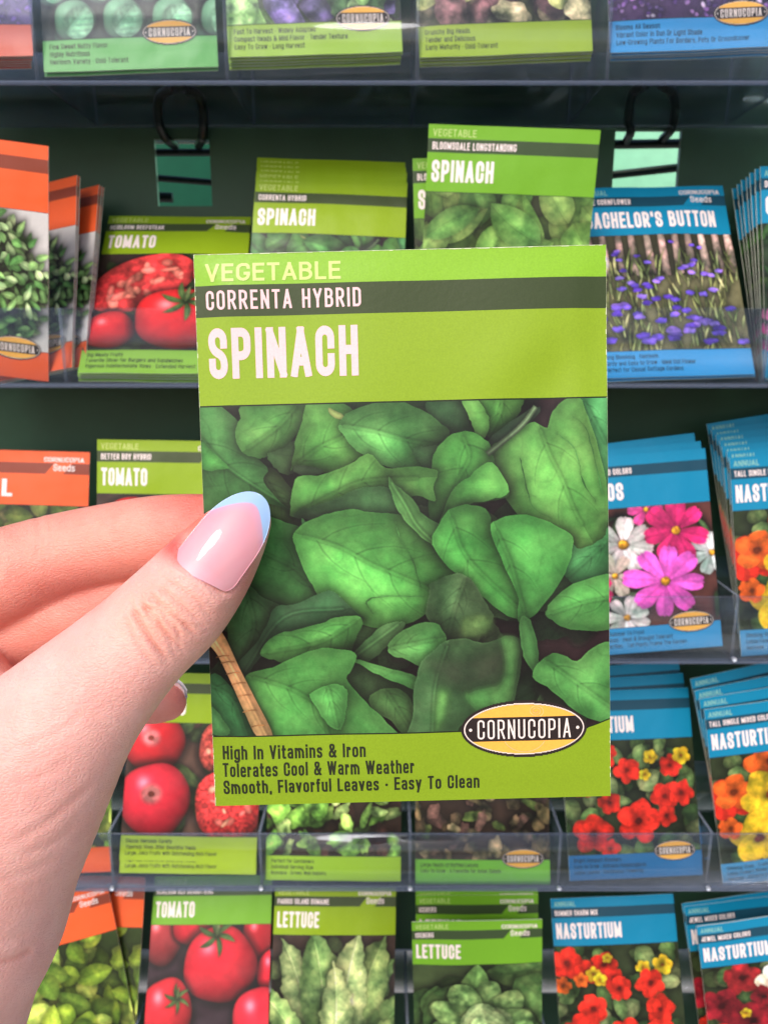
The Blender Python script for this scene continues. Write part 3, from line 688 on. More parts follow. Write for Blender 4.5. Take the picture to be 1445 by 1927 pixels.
# ------------------------------------------------------------------ lettering: own stroke alphabet, rasterised into runs
GL = {
'A':(1.08,'0,0 .5,1;.5,1 1,0;.2,.27 .8,.27'),'B':(1,'0,0 0,1;r0,1 .94,1 .94,.54 0,.54;r0,.54 1,.54 1,0 0,0'),
'C':(1,'r1,.66 1,1 0,1 0,0 1,0 1,.34'),'D':(1,'0,0 0,1;r0,1 1,1 1,0 0,0'),'E':(.9,'0,0 0,1;0,1 1,1;0,.52 .9,.52;0,0 1,0'),
'F':(.88,'0,0 0,1;0,1 1,1;0,.5 .9,.5'),'G':(1.05,'r1,.8 1,1 0,1 0,0 1,0 1,.42;.72,.42 1,.42'),'H':(1,'0,0 0,1;1,0 1,1;0,.52 1,.52'),
'I':(0,'0,0 0,1'),'J':(.85,'r1,1 1,0 0,0 0,.3'),'K':(1.05,'0,0 0,1;0,.33 .95,1;.35,.58 1,0'),'L':(.85,'0,0 0,1;0,0 1,0'),
'M':(1.3,'0,0 0,1;0,1 .5,.1;.5,.1 1,1;1,1 1,0'),'N':(1.02,'0,0 0,1;0,1 1,0;1,0 1,1'),'O':(1,'cr0,0 0,1 1,1 1,0'),
'P':(1,'0,0 0,1;r0,1 1,1 1,.44 0,.44'),'Q':(1,'cr0,0 0,1 1,1 1,0;.6,.2 1,-.08'),'R':(1.02,'0,0 0,1;r0,1 .96,1 .96,.47 0,.47;.5,.47 1,0'),
'S':(1,'r1,.72 1,1 0,1 0,.6 1,.42 1,0 0,0 0,.28'),'T':(.95,'0,1 1,1;.5,1 .5,0'),'U':(1,'r0,1 0,0 1,0 1,1'),'V':(1.05,'0,1 .5,0;.5,0 1,1'),
'W':(1.5,'0,1 .25,0;.25,0 .5,1;.5,1 .75,0;.75,0 1,1'),'X':(1.05,'0,1 1,0;0,0 1,1'),'Y':(1.05,'0,1 .5,.42;.5,.42 1,1;.5,.42 .5,0'),
'Z':(.95,'0,1 1,1;1,1 0,0;0,0 1,0'),
'a':(.9,'r.06,.64 .06,.72 1,.72 1,0;r1,.39 0,.39 0,0 1,0'),'b':(.92,'0,0 0,1;r0,.72 1,.72 1,0 0,0'),'c':(.85,'r1,.6 1,.72 0,.72 0,0 1,0 1,.12'),
'd':(.92,'1,0 1,1;r1,.72 0,.72 0,0 1,0'),'e':(.9,'r1,.07 1,0 0,0 0,.72 1,.72 1,.36;0,.36 1,.36'),'f':(.62,'r.35,0 .35,1 1,1;0,.7 .9,.7'),
'g':(.92,'r1,.72 0,.72 0,0 1,0;r1,.72 1,-.27 0,-.27 0,-.2'),'h':(.92,'0,0 0,1;r0,.72 1,.72 1,0'),'i':(0,'0,0 0,.7;0,.97 0,1'),
'j':(0,'0,-.2 0,.7;0,.97 0,1'),'k':(.92,'0,0 0,1;0,.3 .9,.72;.3,.42 1,0'),'l':(0,'0,0 0,1'),'m':(1.45,'0,0 0,.72;r0,.72 .5,.72 .5,0;r.5,.72 1,.72 1,0'),
'n':(.92,'0,0 0,.72;r0,.72 1,.72 1,0'),'o':(.92,'cr0,0 0,.72 1,.72 1,0'),'p':(.92,'0,-.27 0,.72;r0,.72 1,.72 1,0 0,0'),'q':(.92,'1,-.27 1,.72;r1,.72 0,.72 0,0 1,0'),
'r':(.66,'0,0 0,.72;r0,.72 1,.72 1,.62'),'s':(.85,'r1,.62 1,.72 0,.72 0,.42 1,.32 1,0 0,0 0,.1'),'t':(.66,'r.35,.95 .35,0 1,0;0,.7 1,.7'),
'u':(.92,'1,0 1,.72;r0,.72 0,0 1,0'),'v':(.92,'0,.72 .5,0;.5,0 1,.72'),'w':(1.3,'0,.72 .25,0;.25,0 .5,.72;.5,.72 .75,0;.75,0 1,.72'),
'x':(.92,'0,.72 1,0;0,0 1,.72'),'y':(.92,'0,.72 .5,0;1,.72 .3,-.27'),'z':(.85,'0,.72 1,.72;1,.72 0,0;0,0 1,0'),
'&':(1.2,'r1,0 .12,.72 .12,1 .72,1 .72,.66 0,.36 0,0 .65,0 1,.45'),"'":(0,'0,.8 0,1'),',':(0,'0,0 0,.03;0,-.12 -.0,.0'),'.':(0,'0,0 0,.02'),
'-':(.6,'0,.4 1,.4'),'•':(.35,'@.5,.42'),'·':(.25,'@.5,.42')}
_gc = {}
def rounded(pts, closed, R):
    P = [np.array(p, float) for p in pts]; n = len(P); out = []
    for i in range(n):
        if not closed and i in (0, n - 1): out.append(P[i]); continue
        a, b, c = P[i-1], P[i], P[(i+1) % n]
        la, lc = np.linalg.norm(a-b), np.linalg.norm(c-b)
        la2 = la if (not closed and i-1 == 0) else la/2; lc2 = lc if (not closed and i+1 == n-1) else lc/2
        r = min(R, la2*.999, lc2*.999)
        p0, p1 = b + (a-b)/la*r, b + (c-b)/lc*r
        for k in range(7):
            t = k/6; # blend of arc-like corner
            q = (1-t)**2*p0 + 2*t*(1-t)*b + t*t*p1
            ctr = p0 + p1 - b; dq = q - ctr; L = np.linalg.norm(dq)
            q2 = ctr + dq/L*r if abs(np.dot((a-b)/la, (c-b)/lc)) < .1 and L > 1e-6 else q
            out.append(q2)
    return out
def glyph_runs(ch, w, s, n):
    """runs in units of cap height: list of (x0,x1,y0,y1)"""
    key = (ch, round(w, 4), round(s, 4), n)
    if key in _gc: return _gc[key]
    rel, dsl = GL[ch]
    gw = s if rel == 0 else w*rel
    if ch == '•': gw = max(.35*w, s*1.3)
    cw = max(gw - s, 0)
    y = (np.arange(int(n*1.34))+.5)/n - .33
    nx = max(24, int(n*gw*1.2)); x = np.linspace(-.02, gw+.02, nx)
    X, Y = np.meshgrid(x, y)
    f = np.full(X.shape, 9.0)
    for st in dsl.split(';'):
        if st.startswith('@'):
            f = np.minimum(f, np.hypot(X-gw/2, Y-.42) - max(s*.62, .09)); continue
        cl = 'c' in st[:2]; rd = 'r' in st[:2]
        pts = [tuple(float(q) for q in p.split(',')) for p in st.lstrip('cr').split()]
        pts = [(s/2 + px*cw, s/2 + py*(1-s)) for px, py in pts]
        P = rounded(pts, cl, max(cw/2, .01)*1.0) if rd else [np.array(p) for p in pts]
        m = len(P)
        for i in range(m if cl else m-1):
            a, b = P[i], P[(i+1) % m]; d = b-a; L = np.linalg.norm(d)
            if L < 1e-6: continue
            d = d/L; t = (X-a[0])*d[0] + (Y-a[1])*d[1]; p = np.abs((X-a[0])*d[1] - (Y-a[1])*d[0])
            fs = (not cl) and i == 0; fe = (not cl) and i == m-2
            D = p.copy()
            D = np.where(t < 0, np.maximum(p, -t) if fs else np.hypot(p, t), D)
            D = np.where(t > L, np.maximum(p, t-L) if fe else np.hypot(p, t-L), D)
            f = np.minimum(f, D - s/2)
    if ch in 'AKMNVWXYZ': f = np.maximum(f, np.maximum(-Y, Y-1))
    if ch in 'kvwxz': f = np.maximum(f, -Y)
    if ch in 'vwxyz': f = np.maximum(f, Y - (s/2+.72*(1-s)+s/2))
    runs = []
    for j in range(len(y)):
        r = f[j]; ins = r < 0
        if not ins.any(): continue
        k = 0
        while k < nx:
            if ins[k]:
                e = k
                while e+1 < nx and ins[e+1]: e += 1
                x0 = x[k] if k == 0 else x[k-1] + (x[k]-x[k-1])*r[k-1]/(r[k-1]-r[k])
                x1 = x[e] if e == nx-1 else x[e] + (x[e+1]-x[e])*(-r[e])/(r[e+1]-r[e])
                runs.append((x0, x1, y[j]-.5/n, y[j]+.5/n)); k = e
            k += 1
    _gc[key] = (runs, gw)
    return _gc[key]

def text_quads(txt, x, base, cap, width=None, w=.46, s=.17, gap=.10, n=None, space=.32, ppm=9.0):
    """packet-mm rectangles (x0,x1,yTop,yBot measured down from the packet's top)"""
    n = n or int(max(10, min(64, cap*ppm)))
    items = []; cur = 0
    for ch in txt:
        if ch == ' ': cur += space; continue
        runs, gw = glyph_runs(ch, w, s, n)
        items.append((cur, runs)); cur += gw + gap
    tot = cur - gap
    sx = cap if width is None else width/tot
    out = []
    for c, runs in items:
        for x0, x1, y0, y1 in runs:
            out.append((x + (c+x0)*sx, x + (c+x1)*sx, base - y1*cap, base - y0*cap))
    return out

# ------------------------------------------------------------------ packets (local frame in metres: x right, z up from bottom centre, front faces -y)
def make_warp(kind_seed, bulge=1.0, corners=None):
    rs = np.random.RandomState(kind_seed)
    ph = rs.rand(6) * 6.28; am = rs.rand(6) * .35 + .1
    def wf(x, v):                      # x,v arrays in mm (v down from top); returns front surface depth in mm
        u = x / PW; t = v / PH
        e = np.clip(np.minimum(np.minimum(x, PW-x), np.minimum(v, PH-v)) / 9.0, 0, 1); e = e*e*(3-2*e)
        d = bulge * (1.3 * np.sin(np.pi*np.clip(u,0,1))**.8 * np.sin(np.pi*np.clip(t,0,1))**.6)
        d = d * e + 0.25
        c = sum(am[k]*np.sin((k*.8+1)*u*4 + (k % 3+1)*t*4.3 + ph[k]) for k in range(4)) * .35
        return d, c
    def W(x, v, lift=0.0, back=False):
        x = np.asarray(x, float); v = np.asarray(v, float)
        d, c = wf(x, v)
        y = (0.25 if back else -(d + lift)) + c*(1.0)
        return np.stack([(x-PW/2)/1000, y/1000, (PH-v)/1000], -1)
    return W

def held_warp():
    # four measured corners set the pose; plus a soft crease near the upper right corner and a slight bow
    dep = dict(TL=.1490, TR=.1480, BL=.1553, BR=.1545)
    c = {k: at(CORN[k][0], CORN[k][1], dep[k]) for k in CORN}
    nrm = np.cross(c['TR']-c['TL'], c['BL']-c['TL']); nrm /= np.linalg.norm(nrm)
    if nrm @ F_ > 0: nrm = -nrm
    def W(x, v, lift=0.0, back=False):
        x = np.asarray(x, float); v = np.asarray(v, float)
        u = (x/PW)[..., None]; t = (v/PH)[..., None]
        p = c['TL']*(1-u)*(1-t) + c['TR']*u*(1-t) + c['BL']*(1-u)*t + c['BR']*u*t
        e = np.clip(np.minimum(np.minimum(x, PW-x), np.minimum(v, PH-v))/7.0, 0, 1); e = e*e*(3-2*e)
        h = 0.20 + e*0.45
        uu, tt = x/PW, v/PH
        h = h + .9*np.sin(np.pi*np.clip(tt,0,1))*np.sin(np.pi*np.clip(uu,0,1))*.6
        l = (x-64)*.72 + (v-20)*.70; mm = (x-64)*-.70 + (v-20)*.72           # crease
        h = h + .55*np.exp(-((l-1)/6.0)**2)*np.exp(-(mm/15.0)**2) - .50*np.exp(-((l-10)/5.0)**2)*np.exp(-(mm/14)**2)
        h = h + .35*np.exp(-(((x-76)/3.0)**2))*np.exp(-((v-22)/9.0)**2)
        h = h + .12*np.sin(x*.21+1.3*np.sin(v*.06)) * e + .10*np.sin(v*.17+x*.09)*e
        g = (0.0 if back else 1.0)
        off = (h + lift)*g - 0.0*(1-g)
        if back: off = -.25 - .5*e
        return p + nrm*(np.asarray(off)[..., None]/1000)
    return W

def quads_mesh(name, quads, col, W, lift, mat):
    q = np.array(quads, float)
    x0, x1, y0, y1 = q.T
    V = np.stack([W(x0, y1, lift), W(x1, y1, lift), W(x1, y0, lift), W(x0, y0, lift)], 1).reshape(-1, 3)
    F = np.arange(len(V)).reshape(-1, 4)
    C = np.repeat(np.asarray(col, np.float32).reshape(-1, 3) if np.ndim(col) > 1 else np.tile(col, (len(q), 1)), 4, 0)
    return mesh_np(name, V, F, C, False, [mat])

def join_q(parts):
    """parts: list of (quads, colour, lift) -> per-quad arrays"""
    return parts

def envelope_mesh(name, bands, W, mat, nx=20, dv=4.0, ragged=False, photo=None):
    """bands: list of (v0,v1,colour) in mm"""
    V = []; F = []; C = []; off = 0
    rs = np.random.RandomState(3)
    xs = np.linspace(0, PW, nx+1)
    for v0, v1, col in bands:
        ny = max(1, int(math.ceil((v1-v0)/dv)))
        vs = np.linspace(v0, v1, ny+1)
        X, Y = np.meshgrid(xs, vs)
        P = W(X, Y)
        V.append(P.reshape(-1, 3)); F.append(grid_faces(ny+1, nx+1) + off); C.append(np.tile(col, (P.shape[0]*P.shape[1], 1))); off += P.shape[0]*P.shape[1]
    # back and rim
    ny = int(PH/dv); vs = np.linspace(0, PH, ny+1); X, Y = np.meshgrid(xs, vs); B = W(X, Y, 0, True)
    V.append(B.reshape(-1, 3)); F.append(grid_faces(ny+1, nx+1)[:, ::-1] + off); C.append(np.tile(rgb(226, 228, 215), (B.shape[0]*B.shape[1], 1))); off += B.shape[0]*B.shape[1]
    def rim(pf, pb):
        nonlocal off
        n = len(pf)
        V.append(np.vstack([pf, pb])); i = np.arange(n-1)
        F.append(np.stack([i, i+1, i+1+n, i+n], -1) + off); C.append(np.tile(rgb(238, 240, 225), (2*n, 1))); off += 2*n
    yy = np.linspace(0, PH, 60); z = np.zeros_like(yy); xx = np.linspace(0, PW, 50); zx = np.zeros_like(xx)
    rim(W(z, yy), W(z, yy, 0, True)); rim(W(z+PW, yy), W(z+PW, yy, 0, True)); rim(W(xx, zx), W(xx, zx, 0, True)); rim(W(xx, zx+PH), W(xx, zx+PH, 0, True))
    return mesh_np(name, np.vstack(V), np.vstack(F), np.vstack(C), True, [mat])

def photo_mesh(name, img, v0, v1, W, lift, mat):
    H, Wd = img.shape[:2]
    X, Y = np.meshgrid(np.linspace(0.02, PW-.02, Wd), np.linspace(v0, v1, H))
    P = W(X, Y, lift)
    return mesh_np(name, P.reshape(-1, 3), grid_faces(H, Wd), img.reshape(-1, 3), True, [mat])

def disc_mesh_parts(cx, cy, rx, ry, n=56, y0=None, y1=None):
    """filled ellipse (optionally clipped to y band) as quads strips"""
    q = []
    ys = np.linspace(cy-ry if y0 is None else y0, cy+ry if y1 is None else y1, n+1)
    for a, b in zip(ys, ys[1:]):
        m = (a+b)/2; k = 1-((m-cy)/ry)**2
        if k <= 0: continue
        h = rx*math.sqrt(k)
        segs = max(2, int(2*h/3))
        xs = np.linspace(cx-h, cx+h, segs+1)
        for p0, p1 in zip(xs, xs[1:]): q.append((p0, p1, a, b))
    return q
def strip_q(x0, x1, y0, y1, step=3.0):
    n = max(1, int((x1-x0)/step)); xs = np.linspace(x0, x1, n+1)
    return [(a, b, y0, y1) for a, b in zip(xs, xs[1:])]
def layered(name, layers, W, mat):
    V = []; C = []
    for quads, col, lift in layers:
        if not quads: continue
        q = np.array(quads, float); x0, x1, y0, y1 = q.T
        v = np.stack([W(x0, y1, lift), W(x1, y1, lift), W(x1, y0, lift), W(x0, y0, lift)], 1).reshape(-1, 3)
        V.append(v); C.append(np.tile(col, (len(v), 1)))
    V = np.vstack(V); C = np.vstack(C)
    return mesh_np(name, V, np.arange(len(V)).reshape(-1, 4), C, False, [mat])

def badge_layers(cx, cy, rx, ry, ppm, L0=.20, fine=True):
    blk, wht, org = rgb(44, 34, 34), rgb(240, 222, 214), rgb(244, 178, 76)
    n = 70 if fine else 26
    lay = [(disc_mesh_parts(cx, cy, rx, ry, n), blk, L0),
           (disc_mesh_parts(cx, cy, rx*.955, ry*.90, n), wht, L0+.04),
           (disc_mesh_parts(cx, cy, rx*.935, ry*.86, n), blk, L0+.08),
           (disc_mesh_parts(cx, cy, rx*.935, ry*.86, n, cy-ry*.86, cy-ry*.42), org, L0+.12),
           (disc_mesh_parts(cx, cy, rx*.935, ry*.86, n, cy+ry*.42, cy+ry*.86), org, L0+.12),
           (text_quads('CORNUCOPIA', cx-rx*.74, cy+ry*.34, ry*.68, rx*1.48, w=.34, s=.085 if fine else .12, gap=.14, ppm=ppm), wht, L0+.12)]
    for sx in (-1, 1): lay.append((disc_mesh_parts(cx+sx*rx*.85, cy, ry*.055, ry*.055, 8), wht, L0+.12))
    if fine:                                   # pale curl behind the name
        q = []
        for i in range(220):
            t = i/219*4.4*math.pi; r = .35+1.25*(t/(4.4*math.pi))
            px, py = cx+rx*.19+r*math.cos(t), cy-ry*.62+r*.8*math.sin(t)
            if py < cy-ry*.44 and ((px-cx)/rx)**2+((py-cy)/ry)**2 < .7: q.append((px-.07, px+.07, py-.07, py+.07))
        for i in range(200):
            t = 0.2+i/199*2.7; px, py = cx+.1+4.4*math.cos(t), cy+1.2+3.6*math.sin(t)
            if py > cy+ry*.44 and ((px-cx)/rx)**2+((py-cy)/ry)**2 < .7: q.append((px-.08, px+.08, py-.08, py+.08))
        lay.append((q, rgb(248, 206, 140), L0+.145))
    return lay

PAL = {'veg': dict(base=rgb(138, 166, 22), dark=rgb(62, 74, 42), ink=rgb(48, 54, 34)),
       'veg2': dict(base=rgb(112, 168, 40), dark=rgb(58, 76, 46), ink=rgb(48, 54, 34)),
       'herb': dict(base=rgb(232, 92, 44), dark=rgb(132, 56, 38), ink=rgb(90, 30, 24)),
       'flower': dict(base=rgb(14, 128, 168), dark=rgb(24, 68, 88), ink=rgb(16, 48, 70))}

def build_kind(spec):
    """meshes shared by every copy of one kind of packet"""
    k = spec['name']; pal = PAL[spec['pal']]; W = make_warp(spec.get('seed', 1), spec.get('bulge', 1.0))
    kb = pal['base']
    bot = spec.get('bot', kb)
    bands = [(0, 6.2, kb), (6.2, 12.4, pal['dark']), (12.4, 30.0, kb), (30.0, 30.3, pal['dark']*.8), (30.3, 97.2, rgb(60, 60, 50)), (97.2, 97.5, pal['dark']*.8), (97.5, PH, bot)]
    env = envelope_mesh('envelope', bands, W, M_PRINT, nx=16, dv=5)
    ph = photo_mesh('picture', spec['art'], 30.3, 97.2, W, .10, M_PRINT)
    wht = rgb(244, 226, 224)
    lay = [(text_quads(spec['cat'], 2.2, 5.2, 3.3, w=.60, s=.15, gap=.14, ppm=4), kb*.45+rgb(240, 240, 190)*.55, .12),
           (text_quads(spec['var'], 2.2, 11.0, 3.3, w=.44, s=.15, gap=.12, ppm=4), wht, .12),
           (text_quads(spec['title'], 2.4, 25.6, 9.8, spec.get('tw'), w=.44, s=.17, gap=.10, ppm=4), wht, .12)]
    if spec.get('flag'):
        q = []
        for i in range(12):
            f = (i+.5)/12; q += strip_q(57.5+ (1-f)*5, 67.5+(1-f)*5, 6.2+6.2*i/12, 6.2+6.2*(i+1)/12)
        lay += [(q, kb, .12), (text_quads('CORNUCOPIA', 56.5, 5.6, 2.9, 22.5, w=.55, s=.15, gap=.12, ppm=4), wht, .16),
                (text_quads('Seeds', 62, 10.6, 3.9, 12, w=.55, s=.13, gap=.12, ppm=4), wht, .16)]
    for i, t in enumerate(spec['lines']):
        lay.append((text_quads(t, 3.2, 101.6+i*3.5, 2.4, w=.50, s=.13, gap=.12, ppm=4.5), pal['ink'], .12))
    let = layered('lettering', lay, W, M_PRINT)
    out = dict(env=env, pic=ph, let=let, badge=None)
    if spec.get('badge'):
        out['badge'] = layered('brand_badge', badge_layers(*spec['badge'], 13.0, 6.0, 5, L0=.16, fine=False), W, M_PRINT)
    return out

def packet_object(kind, mat):
    K = KINDS[kind]
    e = empty('seed_packet', mat)
    ob('envelope', K['env'], e); ob('picture', K['pic'], e); ob('lettering', K['let'], e)
    if K['badge']: ob('brand_badge', K['badge'], e)
    return e

def pose_lean(bx, tpx, yb, yaw, lean):
    h = PH/1000; L = math.radians(lean)
    top = onplane(tpx[0], tpx[1], yb + h*math.sin(L)); bz = top[2] - h*math.cos(L)
    b = np.array([0.0, yb, bz]); d = (b-CAM)@F_; b[0] = (bx-CX)/FPX*d
    up = top-b; up /= np.linalg.norm(up); top = b + up*h
    X = np.array([math.cos(yaw), math.sin(yaw), 0]); X = X - (X@up)*up; X /= np.linalg.norm(X)
    Y = np.cross(up, X)
    return Matrix(((X[0], Y[0], up[0], b[0]), (X[1], Y[1], up[1], b[1]), (X[2], Y[2], up[2], b[2]), (0, 0, 0, 1))), lean, 1

def pose(bpx, tpx, yb, yaw=0.0, near=False):
    """bottom-centre pixel lies on plane y=yb; the top-centre lies on the ray of tpx at packet height"""
    base = onplane(bpx[0], bpx[1], yb); h = PH/1000
    r = ray(*tpx); q = CAM - base
    a, b, c = r@r, 2*(r@q), q@q - h*h
    D = b*b - 4*a*c
    t = -b/(2*a) if D <= 0 else (-b + (-1 if near else 1)*math.sqrt(D))/(2*a)
    top = CAM + r*t; up = (top-base); up /= np.linalg.norm(up)
    X = np.array([math.cos(yaw), math.sin(yaw), 0]); X = X - (X@up)*up; X /= np.linalg.norm(X)
    Y = np.cross(up, X)
    M = Matrix(((X[0], Y[0], up[0], base[0]), (X[1], Y[1], up[1], base[1]), (X[2], Y[2], up[2], base[2]), (0, 0, 0, 1)))
    lean = math.degrees(math.atan2(up[1], up[2]))
    return M, lean, D
# ------------------------------------------------------------------ kinds of packet on the rack
BADGE = (65.5, 96.6)
OR_L = (rgb(132,176,104), rgb(98,150,80), rgb(176,206,144))
YG = (rgb(150,176,60), rgb(120,150,48), rgb(92,120,44), rgb(170,190,84))
def A_(cv): return np.clip(cv.a, 0, 1)
held_img = spinach_art()
spin_small = held_img[::3, ::3][:, :, :]
TOM = lambda *s, **k: A_(art_tomato(list(s), **k))
ARTS = {
 'bush': A_(art_basil(OR_L, ln=17, wd=4.2, n=900)),
 'sweet': A_(art_basil((rgb(110,120,60), rgb(78,92,42), rgb(140,140,84)), bg=rgb(40,42,26), ln=46, wd=13, n=120, seed=9, white=False)),
 'yellowgreen': A_(art_basil(YG, bg=rgb(46,60,30), ln=52, wd=15, n=90, seed=19, white=False)),
 'beef': TOM((168,30,40,34,RED,None),(30,132,34,30,RED*.95,None),(120,112,62,50,RED,(0.05,-.45)),(190,140,34,30,rgb(236,90,80),None), seed=41, slice_=(62,52,74,44,-.45)),
 'better': TOM((50,40,40,36,RED,(0,-.3)),(140,60,54,50,RED,(0,-.4)),(60,130,52,46,RED,None), seed=42),
 'cutpink': TOM((40,30,46,44,rgb(206,34,44),'dot'),(150,34,44,42,rgb(214,84,72),'cut'),(46,112,52,54,rgb(216,38,58),'dot'),(158,118,54,54,rgb(226,60,60),'cut'), seed=43, bg=rgb(96,70,60)),
 'brandy': TOM((20,20,34,40,rgb(160,50,55),None),(70,4,34,26,rgb(200,36,50),None),(182,20,30,40,rgb(170,30,40),None),(205,70,26,34,rgb(226,30,50),None),(118,58,60,56,rgb(222,34,52),(-.12,-.7)),(34,128,42,52,rgb(222,40,52),(.4,-.5)),(184,140,42,50,rgb(226,42,60),None), seed=44, leaves=False, bg=rgb(52,36,44)),
 'bloom': A_(art_basil((rgb(112,156,76), rgb(90,134,66), rgb(138,176,92)), bg=rgb(60,66,44), ln=62, wd=19, n=64, seed=29, white=False)),
 'corn': A_(art_corn()), 'spike': A_(art_pinkspike()), 'cosmos': A_(art_cosmos()),
 'nred': A_(art_nast('red', 51)), 'nmix': A_(art_nast('mix', 52)), 'njewel': A_(art_nast('jewel', 53)), 'ntall': A_(art_nast('tall', 54)),
 'romaine': A_(art_romaine()), 'iceberg': A_(art_iceberg()),
 'loosegreen': A_(art_loose([rgb(150,196,90), rgb(120,176,70), rgb(176,212,120), rgb(70,46,38)], 61)),
 'loosebrown': A_(art_loose([rgb(110,96,64), rgb(84,72,52), rgb(128,116,84), rgb(100,120,60), rgb(92,70,60)], 62, size=14)),
 'sprouts': A_(art_sprouts()),
 'cabbage': A_(art_loose([rgb(140,184,110), rgb(170,206,140), rgb(90,130,80), rgb(110,100,150)], 63, bg=rgb(60,60,70), size=34)),
 'heads': A_(art_loose([rgb(176,166,130), rgb(150,160,100), rgb(110,84,84), rgb(196,186,150)], 64, bg=rgb(80,60,60), size=26)),
 'lobelia': A_(art_field([rgb(96,66,130), rgb(120,84,150), rgb(200,180,210), rgb(80,52,110), rgb(150,110,170)], 65, rgb(80,56,96))),
 'lav': A_(art_field([rgb(110,80,170), rgb(140,110,190), rgb(90,62,140)], 66, rgb(96,76,140))),
}
